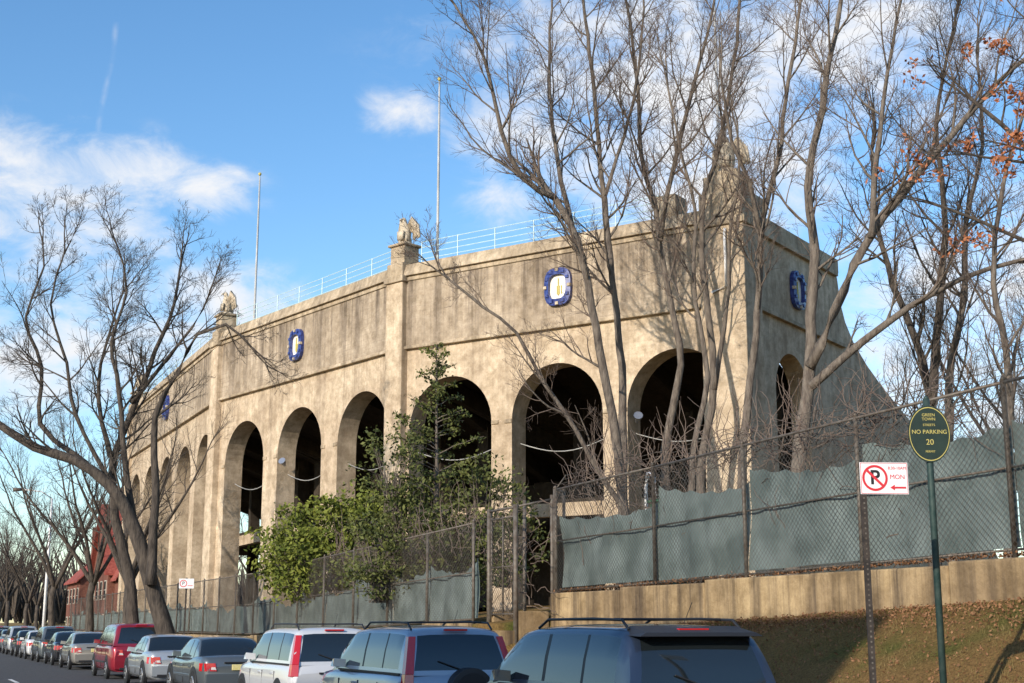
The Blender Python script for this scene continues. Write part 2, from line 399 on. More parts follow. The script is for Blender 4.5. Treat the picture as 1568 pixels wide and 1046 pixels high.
for i,wd in ((1,1.05),(2,1.05),(3,1.0)):
    T,n,t=pil_at(i,wd,ZU,.28,17.95)
    c=T(0,-.3,18.07); eagle(stadium,c[0],c[1],c[2],math.atan2(n[1],n[0])+pi/2,1.0)
pil.box(-.3,1.2,-1.5,.3,1,ZU-.1,M['conc'],TE)
pil.box(-.4,1.3,-1.6,.4,ZU-.1,ZU+.2,M['conc_trim'],TE)
pil.box(-.28,1.25,-1.5,.28,ZU+.2,ZP+.5,M['conc_trim'],TE)
pil.box(-.15,1.1,-1.35,.15,ZP+.5,18.3,M['conc_trim'],TE)
pil.box(.0,.95,-1.2,.0,18.3,18.5,M['conc_trim'],TE)
pil.box(.0,1.0,-3.5,-2.6,ZP,ZP+.9,M['conc_trim'],TE)
pil.box(1.6,2.6,-.9,-.1,ZP,ZP+.9,M['conc_trim'],TE)
o=pil.obj("pilasters",stadium); bevel(o,.04)
c=TE(.5,-.6,18.5); eagle(stadium,c[0],c[1],c[2],math.atan2(n0[1],n0[0])+pi/2,1.15)
dp=MB(); dp.tube([TE(-.36,-.4,16.1),TE(-.42,-.4,15.9),TE(-.38,-.4,13.9),TE(-.36,-1.0,13.75)],.05,8,M['white']); dp.obj("downpipe",stadium,smooth=True)
def shield(T,s,z,sc=1.0):
    b=MB()
    rw,rh=.66*sc,.82*sc
    NN=24
    def outline(f,o): 
        pts=[]
        for i in range(NN):
            a=2*pi*i/NN; rr=1+.07*cos(4*a+pi)
            pts.append(T(s+rw*f*cos(a)*rr,o,z+rh*f*sin(a)*rr))
        return pts
    A=outline(1,.10); B=outline(1.0,.26); C=outline(.66,.30); D=outline(.66,.14)
    for i in range(NN):
        j=(i+1)%NN
        b.face([A[i],A[j],B[j],B[i]],M['blue']); b.face([B[i],B[j],C[j],C[i]],M['blue']); b.face([C[i],C[j],D[j],D[i]],M['blue'])
    b.face(D,M['cream'])
    for i in range(12):
        a=2*pi*i/12
        p=(s+rw*.84*cos(a),z+rh*.84*sin(a))
        b.box(p[0]-.07,p[0]+.07,.2,.33,p[1]-.06,p[1]+.06,M['stone'] if i%3==0 else M['blue'],T)
    b.box(s-.02,s+.02,.14,.19,z-.35,z+.35,M['gold'],T)
    for k in range(3): b.box(s-.16+.1*k,s-.12+.1*k,.14,.18,z-.3,z+.05,M['gold'],T)
    b.obj("shield_plaque",stadium)
for i in range(3):
    shield(frames[i][1],frames[i][0]*(.5 if i else .485),14.95)
shield(lambda s,o,z:TE(s,o-.08,z),5.2,14.8)
rl=MB()
for i in range(3):
    L,T,e,n=frames[i]
    k=int(L/2.4)
    for z in (.32,.58,.84,1.1): rl.tube([T(.9 if i else 3.6,-.55,ZP+z),T(L-.8,-.55,ZP+z)],.02,5,M['rail'])
    for j in range(k+1):
        s_=(.9 if i else 3.6)+(L-(1.7 if i else 4.4))*j/k; rl.tube([T(s_,-.55,ZP-.02),T(s_,-.55,ZP+1.12)],.026,5,M['rail'])
rl.obj("parapet_railing",stadium)
def flagpole(x,y,z0,z1):
    f=MB(); f.tube([(x,y,z0),(x,y,z0+3),(x,y,z1)],[.085,.08,.035],8,M['white_pole']); 
    f.tube([(x,y,z1),(x,y,z1+.08),(x,y,z1+.16),(x,y,z1+.22)],[.02,.09,.09,.02],8,M['gold']); f.tube([(x+.06,y,z0+1),(x+.06,y,z1-.1)],.006,3,M['steel'])
    f.obj("flagpole",smooth=True)
q=offs(1,1.6); flagpole(q[0]+.4,q[1]-.3,13,26.1)
q=offs(2,1.6); flagpole(q[0]+.2,q[1]-.2,13,26.1)
flagpole(P[0][0]+ei[0]*2-1.0,P[0][1]+ei[1]*2+1.2,13,27.5)
fl=MB(); 
for i in range(2):
    L,T,e,n=frames[i]
    for f in seg_ar[i]:
        fl.tube([T(f*L-2.1+4.2*k/10,-.6,8.9-.9*sin(pi*k/10)*.5) for k in range(11)],.018,4,M['white_pole'])
    for f in ((seg_ar[i][0],) if i==0 else (seg_ar[i][1],)):
        fl.tube([T(f*L+1.9,-.3,9.3),T(f*L+1.75,-.15,9.4),T(f*L+1.65,.0,9.5)],[.06,.12,.18],10,M['rim'])
fl.obj("floodlights_and_cable",stadium)

# ------------------------------------------------------------------ trees
def norm(v):
    l=sqrt(v[0]**2+v[1]**2+v[2]**2) or 1; return (v[0]/l,v[1]/l,v[2]/l)
def grow(mb,p,d,length,r,level,maxl,up=.10,kids=(6,5,4),mats=None,tips=None):
    ns={1:7,2:5,3:3,4:2}.get(level,2); step=length/ns
    pts=[p]; rad=[r]; dirs=[d]
    w={1:.16,2:.20,3:.25,4:.30}.get(level,.3)
    for i in range(ns):
        d=norm((d[0]+rnd(-w,w),d[1]+rnd(-w,w),d[2]+rnd(-w,w)+up))
        p=(p[0]+d[0]*step,p[1]+d[1]*step,p[2]+d[2]*step)
        pts.append(p); rad.append(max(r*(1-.75*(i+1)/ns),.004)); dirs.append(d)
    mb.tube(pts,rad,5 if level<=1 else (4 if level==2 else 3),mats[0] if level<=1 else mats[1],cap=False)
    if tips is not None and level>=3: tips.append(pts[-1])
    if level<maxl:
        nk=kids[min(level-1,len(kids)-1)]
        nk=max(2,int(nk*rnd(.8,1.25)))
        for k in range(nk):
            t=rnd(.2,1.0) if level>1 else (.18+.8*(k+rnd(0,.9))/nk)
            f=t*ns; i=min(int(f),ns-1); fr=f-i
            q=tuple(pts[i][c]+(pts[i+1][c]-pts[i][c])*fr for c in range(3))
            dd=dirs[min(i+1,ns)]
            a=rnd(.45,.95)
            rv=norm((rnd(-1,1),rnd(-1,1),rnd(-1,1)))
            dot=sum(rv[c]*dd[c] for c in range(3)); pv=norm(tuple(rv[c]-dot*dd[c] for c in range(3)))
            nd=norm(tuple(dd[c]*cos(a)+pv[c]*sin(a) for c in range(3)))
            grow(mb,q,nd,length*rnd(.42,.68)*(1.15-.45*t),max(rad[i]*.62,.005),level+1,maxl,up,kids,mats,tips)
def smoothline(pts,step):
    out=[]; n=len(pts)
    for i in range(n-1):
        p0=pts[max(i-1,0)];p1=pts[i];p2=pts[i+1];p3=pts[min(i+2,n-1)]
        L=sqrt(sum((p2[c]-p1[c])**2 for c in range(3))); k=max(1,int(L/step))
        for j in range(k):
            t=j/k
            out.append(tuple(.5*((2*p1[c])+(-p0[c]+p2[c])*t+(2*p0[c]-5*p1[c]+4*p2[c]-p3[c])*t*t+(-p0[c]+3*p1[c]-3*p2[c]+p3[c])*t**3) for c in range(3)))
    out.append(pts[-1]); return out
def limb(mb,pts,r0,r1,mats,start=.35,dens=1.3,blen=3.2,maxl=4,kids=(6,5,4),up=.10,tips=None,sp=.75):
    P_=smoothline(pts,.6); n=len(P_)
    P_=[(p[0]+.07*noise.noise(Vector(p)*.9),p[1]+.07*noise.noise(Vector(p)*1.2+Vector((9,0,0))),p[2]) for p in P_]
    rad=[(r0+(r1-r0)*(i/(n-1))**.8)*(1+.10*noise.noise(Vector(P_[i])*2)) for i in range(n)]
    mb.tube(P_,rad,10 if r0>.12 else 6,mats[0],cap=True)
    L=sum(sqrt(sum((P_[i+1][c]-P_[i][c])**2 for c in range(3))) for i in range(n-1))
    nb=int(L*(1-start)*dens)
    for k in range(nb):
        t=start+(1-start)*(k+rnd(0,.9))/nb; i=min(int(t*(n-1)),n-2)
        d=norm(tuple(P_[i+1][c]-P_[i][c] for c in range(3)))
        rv=norm((rnd(-1,1),rnd(-1,1),rnd(-.3,.6))); dot=sum(rv[c]*d[c] for c in range(3)); pv=norm(tuple(rv[c]-dot*d[c] for c in range(3)))
        a=rnd(.5,1.0)*sp/.75; nd=norm(tuple(d[c]*cos(a)+pv[c]*sin(a) for c in range(3)))
        grow(mb,P_[i],nd,blen*rnd(.55,1.15)*(1.15-.4*t),min(rad[i]*.55,.05),1,maxl,up,kids,mats,tips)
    d=norm(tuple(P_[-1][c]-P_[-2][c] for c in range(3)))
    for q in range(2): grow(mb,P_[-1],norm((d[0]+rnd(-.3,.3),d[1]+rnd(-.3,.3),d[2])),blen*.8,r1,1,maxl,up,kids,mats,tips)
KG=1.0
def S(D,txt,wig=0.0):
    pts=[]
    for i,a in enumerate(txt.split()):
        s_,z=a.split(','); pts.append(survey(KG*float(s_)/10,KG*D+wig*i,max(1.7+(float(z)/10-1.7)*KG,1.9) if KG>1 else float(z)/10))
    return pts
mt=(M['bark'],M['twig']); md=(M['bark_dark'],M['bark_dark'])
def tree(name,limbs,mats,**kw):
    mb=MB()
    for (pts,r0,r1,st,bl,de) in limbs:
        limb(mb,pts,r0*KG,r1*KG,mats,start=st,blen=bl*KG,dens=de/KG,**kw)
    return mb.obj(name,smooth=True)
KG=1.16      # grove standing a few metres off the facade
tree("bare_tree",[
 (S(37,"30,20 30,34 29,60 26,80 22,103 18,122 12,134",-.05),.175,.09,.6,2.6,1.1),
 (S(36.7,"12,134 3,139 -3,152 -8,173 -16,187",-.3),.085,.03,.1,2.8,2.1),
 (S(37,"18,122 14,141 12,159 11,183 12,203",.4),.085,.03,.1,2.8,1.8)],mt)
tree("bare_tree",[(S(36,"30,22 29,47 24,54 17,67 8,80 1,93 -8,100 -17,107",-.1),.10,.03,.35,2.0,1.0)],mt)
tree("bare_tree",[(S(38,"30,20 30,34 31,63 31,89 29,115 27,139 25,167 23,191 21,212",.1),.16,.04,.45,2.9,1.9),
 (S(38,"27,139 33,158 38,180 40,205",.3),.06,.03,.1,2.6,1.8)],mt)
tree("bare_tree",[(S(39,"45,22 45,35 44,66 49,91 47,108 44,128 43,138 39,156 38,183 35,209",.05),.15,.04,.48,2.8,1.8),
 (S(39,"44,128 46,142 52,167 59,192 64,215",-.2),.085,.03,.1,2.8,1.8)],mt)
tree("bare_tree",[(S(38,"51,22 51,32 53,63 57,83 56,104 55,123 56,139 62,159 67,187 70,212",.05),.15,.04,.5,2.8,1.8),
 (S(37.5,"56,81 60,104 61,123 64,141 64,153",-.2),.08,.03,.4,2.0,1.0)],mt)
tree("bare_tree",[(S(37,"47,22 47,34 49,63 53,83 50,109 51,130 47,147 44,165",-.1),.12,.03,.5,2.4,1.4)],mt)
tree("bare_tree",[(S(36,"58,22 59,33 61,60 64,81 67,105 68,121 74,144 78,167 83,194",.05),.16,.04,.45,2.8,1.6),
 (S(36,"68,121 65,135 60,146 57,165",-.3),.08,.03,.2,2.2,1.4)],mt)
tree("bare_tree",[(S(33,"66,22 67,30 70,60 73,76 74,92 76,109 75,126 80,149 85,172 88,187",.05),.23,.05,.45,2.9,1.5),
 (S(33,"73,79 79,92 87,109 96,121 108,135 123,151 137,161",-.3),.14,.04,.25,3.0,1.6),
 (S(33,"73,74 81,81 91,89 104,97 116,102 133,106",-.2),.12,.04,.2,2.4,1.3),
 (S(32,"87,109 90,130 95,154 101,179",.3),.09,.03,.1,2.9,1.7)],mt)
KG=1.0
tree("bare_tree",[(S(40,"122,22 122,35 124,85 120,104 116,118 112,139 112,162",.1),.22,.05,.4,2.9,1.8),
 (S(40,"124,81 128,108 132,139 132,170 140,205",.1),.15,.04,.25,3.2,1.9)],md)
tree("bare_tree",[(S(43,"137,22 137,36 140,92 147,121 149,145 157,174 158,205",.1),.20,.04,.35,3.1,1.9)],mt)
tree("bare_tree",[(S(37,"133,22 133,34 137,83 135,111 140,139 149,165",.1),.17,.04,.35,2.8,1.8)],mt)
tips=[]
mb=MB()
limb(mb,S(29,"150,22 148,60 140,85 128,105 115,120 105,131",0),.24,.04,md,start=.3,dens=1.2,blen=2.0,maxl=4,kids=(5,4,3),tips=tips,up=.02)
limb(mb,S(29,"140,85 133,110 125,135 118,155",0),.14,.04,md,start=.2,dens=1.2,blen=2.2,maxl=4,kids=(5,4,3),tips=tips,up=.02)
limb(mb,S(29,"145,75 128,92 112,100 96,107",0),.10,.03,md,start=.3,dens=1.1,blen=1.7,maxl=4,kids=(4,4,3),tips=tips,up=.0)
limb(mb,S(29,"135,104 124,114 113,117 103,118",-.1),.07,.025,md,start=.2,dens=1.9,blen=1.5,maxl=4,kids=(5,4,3),tips=tips,up=.0)
def leafquad(mb,p,sz,m):
    a=norm((rnd(-1,1),rnd(-1,1),rnd(-1,1))); b=norm((rnd(-1,1),rnd(-1,1),rnd(-1,1)))
    c=norm((a[1]*b[2]-a[2]*b[1],a[2]*b[0]-a[0]*b[2],a[0]*b[1]-a[1]*b[0]))
    mb.face([(p[0]+a[0]*sz,p[1]+a[1]*sz,p[2]+a[2]*sz),(p[0]+c[0]*sz*.5,p[1]+c[1]*sz*.5,p[2]+c[2]*sz*.5),(p[0]-a[0]*sz,p[1]-a[1]*sz,p[2]-a[2]*sz),(p[0]-c[0]*sz*.5,p[1]-c[1]*sz*.5,p[2]-c[2]*sz*.5)],m)
for t in tips:
    outerpart=(t[0]*.9135-t[1]*.4067)>9.9 and 10.5<t[2]<14.6     # leaves persist on the sheltered inner crown
    if noise.noise(Vector(t)*.7)>(-.12 if outerpart else .16):
        for k in range(4 if outerpart else 2): leafquad(mb,(t[0]+rnd(-.13,.13),t[1]+rnd(-.13,.13),t[2]+rnd(-.16,.08)),rnd(.045,.085),M['leaf_brown'])
mb.obj("oak_tree")
tree("bare_tree",[(S(46,"-112,8 -113,13 -120,34 -126,51 -134,63 -146,71 -159,75 -173,84",-.1),.33,.12,.5,2.6,1.3),
 (S(46,"-126,51 -131,73 -134,95 -138,113 -134,131 -139,148",.1),.13,.03,.3,2.4,1.7),
 (S(45.5,"-118,30 -118,63 -119,85 -112,100 -106,113 -96,116 -87,108",-.1),.19,.035,.55,2.0,1.3),
 (S(46,"-143,70 -160,84 -162,104 -169,122 -165,141 -167,150",.2),.11,.03,.3,2.2,1.6),
 (S(46,"-134,63 -147,86 -151,104 -157,124 -153,141",-.2),.10,.03,.3,2.2,1.6)],md,up=.08)
tree("bare_tree",[(S(48,"-130,8 -130,16 -133,35 -139,54 -141,75 -135,94 -129,114 -123,132 -122,145",.1),.24,.04,.45,2.4,1.7),
 (S(48,"-141,75 -147,95 -146,115 -141,135",.1),.11,.03,.2,2.4,1.7),
 (S(48,"-135,94 -125,108 -115,122 -110,134",.1),.09,.03,.2,2.0,1.7)],md,up=.08)
def generic(name,h,r,mats):
    mb=MB(); base=[(0,0,-.3),(.05,0,h*.12),(-.05,.1,h*.25),(.1,0,h*.33)]
    mb.tube(base,[r,r*.85,r*.75,r*.7],8,mats[0])
    for k in range(6):
        a=2*pi*k/6+rnd(-.3,.3); sp_=rnd(.25,.42)*h
        pts=[(.1,0,h*.30),(.1+cos(a)*sp_*.3,sin(a)*sp_*.3,h*.48),(cos(a)*sp_*.7,sin(a)*sp_*.7,h*.68),(cos(a)*sp_,sin(a)*sp_,h*.88)]
        limb(mb,pts,r*.5,.03,mats,start=.25,dens=1.1,blen=h*.2,maxl=3,kids=(6,6,4))
    return mb.obj(name,smooth=True)
g1=generic("bare_tree",13,.28,md); g1.location=(10.6,84,0.1)
def inst(o,x,y,z,rz,sc):
    n=bpy.data.objects.new(o.name.split('.')[0],o.data); col.objects.link(n); n.location=(x,y,z); n.rotation_euler=(0,0,rz); n.scale=(sc,sc,sc); return n
g2=generic("bare_tree",14,.3,md); g2.location=(10.5,104,.1)
for (x,y,rz,sc,o) in [(9.7,64,1.8,.78,g2),(10.6,125,1,.85,g1),(10.6,146,2.5,.9,g2),(10.5,168,4,1,g1),(13,195,5,1.1,g2),(-3,150,2,1,g2),(-3,190,0,1,g2),(22,160,.3,1.1,g1),(30,185,2,1.2,g2),(10.5,215,4.4,1.1,g1),(29,142,3,1.0,g1),(36,150,1,1.0,g2),(13,142,2,.8,g2),
   (46,60,1,1.1,g1),(52,52,2,1.15,g2),(44,36,3,1.0,g1),(50,44,4,1.1,g2),(58,62,.5,1.2,g1),(38,28,2.2,.95,g2),(62,50,3.3,1.2,g1),(55,36,5,1.1,g2),(36,34,1.3,.85,g1),(45,30,.4,1.0,g2),(48,38,2.6,1.05,g1)]:
    inst(o,x,y,.1 if x<35 else 1.8,rz,sc)

# ------------------------------------------------------------------ evergreen plants
def cedar():
    mb=MB(); b=survey(-2.1,37.6,2.0); h=7.4
    mb.tube([b,(b[0]+.05,b[1],b[2]+3),(b[0],b[1]+.05,b[2]+h)],[.09,.06,.012],6,M['bark'])
    for k in range(85):
        t=.06+.94*(k/85); z=b[2]+h*t; L=(1-t)**.7*2.0*rnd(.4,1.15)+.2; a=rnd(0,2*pi)
        p=[(b[0],b[1],z)]
        for j in range(1,6):
            q=j/5; p.append((b[0]+cos(a)*L*q,b[1]+sin(a)*L*q,z+L*(.5*q-.15*q*q)+rnd(-.03,.03)))
        mb.tube(p,[.018,.014,.011,.009,.007,.004],3,M['bark'],cap=False)
        for j in range(int(9*L)+2):
            q=rnd(.3,1); i=min(int(q*5),4); f=q*5-i
            c=tuple(p[i][u]+(p[i+1][u]-p[i][u])*f for u in range(3))
            for m_ in range(6): leafquad(mb,(random.gauss(c[0],.08),random.gauss(c[1],.08),random.gauss(c[2],.055)),rnd(.035,.075),M['leaf_cedar'])
    mb.obj("cedar_tree")
cedar()
def bush(name,blobs,n,sz,m,stem,seed):
    random.seed(seed); mb=MB()
    for (c,rx,rz_) in blobs:
        k=int(n*rx*rx*rz_)
        cl=[]
        for i in range(max(6,k//24)):
            u=norm((rnd(-1,1),rnd(-1,1),rnd(-1,1))); q=rnd(.2,1.1)**.5
            cl.append((c[0]+u[0]*rx*q,c[1]+u[1]*rx*q,c[2]+u[2]*rz_*q))
            mb.tube([(c[0]+rnd(-.2,.2),c[1]+rnd(-.2,.2),c[2]-rz_),(c[0]+u[0]*rx*.5*q,c[1]+u[1]*rx*.5*q,c[2]-rz_*.2),cl[-1]],[.012,.009,.004],3,stem,cap=False)
        for i in range(k):
            e=random.choice(cl); s_=.10*rx+.06
            leafquad(mb,(random.gauss(e[0],s_),random.gauss(e[1],s_),random.gauss(e[2],s_*.5)),rnd(sz*.5,sz*1.2),m)
    mb.obj(name)
bush("bamboo_shrub",[(survey(-5.7,46.5,4.9),1.6,1.4),(survey(-7.4,46.5,4.3),1.3,1.4),(survey(-4.5,46,4.6),1.4,1.5),(survey(-6.3,46,3.6),2.0,1.2)],900,.10,M['leaf_shrub'],M['bark'],3)
bush("evergreen_shrub",[(survey(-3.3,37.2,6.0),.9,1.3),(survey(-.8,37.2,4.9),1.2,1.4),(survey(-2.7,37.5,4.0),1.3,1.5),(survey(-1.6,37.2,3.3),1.5,1.2),(survey(-.2,37.6,3.9),1.1,1.2),(survey(-3.6,37.6,3.6),1.1,1.3)],1000,.075,M['leaf_cedar'],M['bark'],4)

# ------------------------------------------------------------------ fences
def fence(name,pts,h,post_step,scr=(.25,.8),barbed=False,sag=.12,seed=1,screen=True):
    random.seed(seed)
    root=empty(name); fr=MB(); me=MB(); sc=MB()
    dist=0
    for (a,b) in zip(pts[:-1],pts[1:]):
        L=sqrt((b[0]-a[0])**2+(b[1]-a[1])**2); k=max(1,round(L/post_step))
        ex,ey=(b[0]-a[0])/L,(b[1]-a[1])/L; nx_,ny_=-ey,ex
        if nx_>0: nx_,ny_=-nx_,-ny_
        def Q(t,z,o=0): 
            return (a[0]+(b[0]-a[0])*t+nx_*o, a[1]+(b[1]-a[1])*t+ny_*o, a[2]+(b[2]-a[2])*t+z)
        for j in range(k+1):
            t=j/k; fr.tube([Q(t,-.3),Q(t,h+.03)],.038,7,M['steel']); fr.tube([Q(t,h+.03),Q(t,h+.09)],[.045,.015],7,M['steel'])
            if barbed: fr.tube([Q(t,h),Q(t,h+.34,-.26)],.016,4,M['steel'])
        fr.tube([Q(0,h),Q(1,h)],.024,6,M['steel']); fr.tube([Q(0,h*.5,-.03),Q(1,h*.5,-.03)],.018,5,M['steel']); fr.tube([Q(0,.06),Q(1,.06)],.018,5,M['steel'])
        if barbed:
            for q in (.35,.68,1.0):
                n_=int(L/.5); fr.tube([Q(i/n_,h+.34*q+rnd(-.01,.01),-.26*q) for i in range(n_+1)],.006,3,M['steel'])
        x=-h
        while x<L:
            near=(a[1]+(b[1]-a[1])*max(0,x)/L)<58
            for sgn in (0,1):
                x0,z0_,x1,z1_=x,0.03,x+h,h-.01
                if x0<0: z0_=z0_-x0*(z1_-z0_)/h; x0=0
                if x1>L: z1_=z0_+(L-x0)*(h-.04)/h; x1=L
                if sgn: z0_,z1_=h-z0_+.02,h-z1_+.02
                me.tube([Q(x0/L,z0_,.045),Q(x1/L,z1_,.045)],.0035 if near else .005,3,M['chain'],cap=False)
            x+=.105 if near else .3
        if screen:
            for j in range(k):
                lo=scr[0]+rnd(-.04,.04); tl=scr[1]+rnd(-.09,.07); tr_=scr[1]+rnd(-.09,.07)
                nS2=26; nz=10; i0=len(sc.v); kk2=sc.mi(M['screen'])
                for i in range(nS2+1):
                    f=i/nS2; t=(j+.003+f*.994)/k
                    zt=(tl+(tr_-tl)*f)*h-sag*sin(pi*f)**.8*(1+.6*noise.noise(Vector((j*3.1+f*2,seed,0))))-.07*abs(sin(f*pi*5+j))
                    for q in range(nz+1):
                        z=lo+(zt-lo)*q/nz
                        o_=-.10+.10*noise.noise(Vector(((dist+(j+f)*L/k)*1.1, z*.7, seed*3)))+.06*noise.noise(Vector(((dist+(j+f)*L/k)*4+z*1.5, z*.6, seed*5)))
                        sc.v.append(Q(t,z,o_-.02))
                for i in range(nS2):
                    for q in range(nz):
                        c=i0+i*(nz+1)+q; sc.f.append((c,c+nz+1,c+nz+2,c+1)); sc.m.append(kk2)
        dist+=L
    fr.obj("posts_and_rails",root,smooth=True)
    me.obj("chain_link",root)
    if screen: sc.obj("privacy_screen",root,smooth=True)
    return root
fence("chain_link_fence",[(13.5,27.9,2.4),(13.5,23.5,2.45),(13.5,14,2.62),(13.5,-4,2.9)],2.3,3.1,(.12,.80),True,.12,2)
fence("chain_link_fence",[(12.25,29.7,1.78),(12.25,51,1.34),(12.25,108,1.3)],2.25,3.0,(.08,.62),False,.24,5)
fence("chain_link_fence",[(13.5,27.95,2.4),(13.9,28.3,2.4)],2.3,2,(.1,.6),False,.1,8,screen=False)
gt=MB(); 
for yy_ in (28.1,29.6): 
    gt.tube([(12.6,yy_,.9),(12.6,yy_,4.35)],.06,8,M['steel']); gt.tube([(13.5,yy_,1.2),(13.5,yy_,4.6)],.045,8,M['steel'])
gt.tube([(12.6,28.1,4.3),(12.6,29.6,4.3)],.03,6,M['steel']); gt.tube([(12.6,28.1,4.3),(13.5,28.1,4.5)],.03,6,M['steel'])
for z in (1.95,3.0,4.1): gt.tube([(12.62,28.2,z),(12.62,29.5,z)],.022,6,M['steel'])
for yy_ in (28.2,28.85,29.5): gt.tube([(12.62,yy_,1.9),(12.62,yy_,4.15)],.022,6,M['steel'])
for i in range(-20,13):
    for sg in (0,1):
        y0=28.2+i*.105; z0,z1=1.95,4.1
        ya,yb=y0,y0+2.15
        za,zb_=z0,z1
        if ya<28.2: za+=28.2-ya; ya=28.2
        if yb>29.5: zb_-=yb-29.5; yb=29.5
        if yb<=ya: continue
        if sg: za,zb_=z0+z1-za,z0+z1-zb_
        gt.tube([(12.6,ya,za),(12.6,yb,zb_)],.0035,3,M['chain'],cap=False)
gt.obj("fence_gate",smooth=True)
gb=MB(); gb.box(14.0,14.5,23.9,24.5,2.3,4.15,M['greendoor']); gb.box(13.98,13.999,23.95,24.45,2.4,4.05,M['greendoor']); gb.box(13.95,13.979,24.0,24.06,3.1,3.3,M['steel']); gb.box(13.94,14.55,23.85,24.55,4.15,4.2,M['greendoor'])
gb.obj("utility_cabinet")
pl=MB(); pl.tube([(14.3,25.2,2.3),(14.3,25.2,4.55),(14.28,25.1,4.72),(14.2,24.95,4.8),(14.15,24.7,4.78),(14.1,24.5,4.65),(14.1,24.45,4.3)],.035,8,M['white']); pl.obj("vent_pipe",smooth=True)
random.seed(21); vn=MB()
def vine(x,y0,y1,zb,n,hh):
    for k in range(n):
        y=rnd(y0,y1); p=(x+rnd(-.1,.25),y,zb+rnd(.0,hh)); d=norm((rnd(-.1,.1),rnd(-1,1),rnd(-.2,.8))); pts=[p]
        for i in range(7):
            d=norm((d[0]*.5+rnd(-.3,.3)-.3*(p[0]-x),d[1]+rnd(-.5,.5),d[2]+rnd(-.5,.45))); p=(p[0]+d[0]*.18,p[1]+d[1]*.18,p[2]+d[2]*.18); pts.append(p)
        vn.tube(pts,[.011,.010,.009,.008,.007,.006,.005,.003],3,M['twig'],cap=False)
vine(13.6,15,27.5,4.4,330,.5); vine(13.75,16,27,2.6,200,1.6); vine(12.45,30,42,3.3,160,.9); vine(12.9,27.9,30,2,60,2.5)
vn.obj("bare_vines")

# ------------------------------------------------------------------ leaf litter + grass
random.seed(5); lt=MB()
for i in range(17000):
    Y=rnd(6,28); u=random.random()
    X=13.35-abs(random.gauss(0,.30)) if u<.4 else (rnd(10,13.3) if u<.75 else 13.78+abs(random.gauss(0,.25)))
    z=H(X,Y)+rnd(.02,.06)+(.10 if u>=.75 else .0)*random.random()
    leafquad(lt,(X,Y,z),rnd(.014,.032),M['leaf_litter'])
for i in range(3000):
    Y=rnd(8,28); leafquad(lt,(rnd(13.46,13.74),Y,2.43+.012*(28-Y)+rnd(.01,.06)),rnd(.018,.036),M['leaf_litter'])
lt.obj("fallen_leaves")
gr=MB()
for i in range(34000):
    Y=rnd(5,27.9); X=rnd(9.9,13.35); z=H(X,Y)
    if noise.noise(Vector((X*1.1,Y*1.1,3)))<-.05 and random.random()<.7: continue
    a=rnd(0,2*pi); h_=rnd(.02,.08); w_=.005
    gr.face([(X-cos(a)*w_,Y-sin(a)*w_,z-.02),(X+cos(a)*w_,Y+sin(a)*w_,z-.02),(X+rnd(-.04,.04),Y+rnd(-.04,.04),z+h_)],M['grass'])
gr.obj("grass")

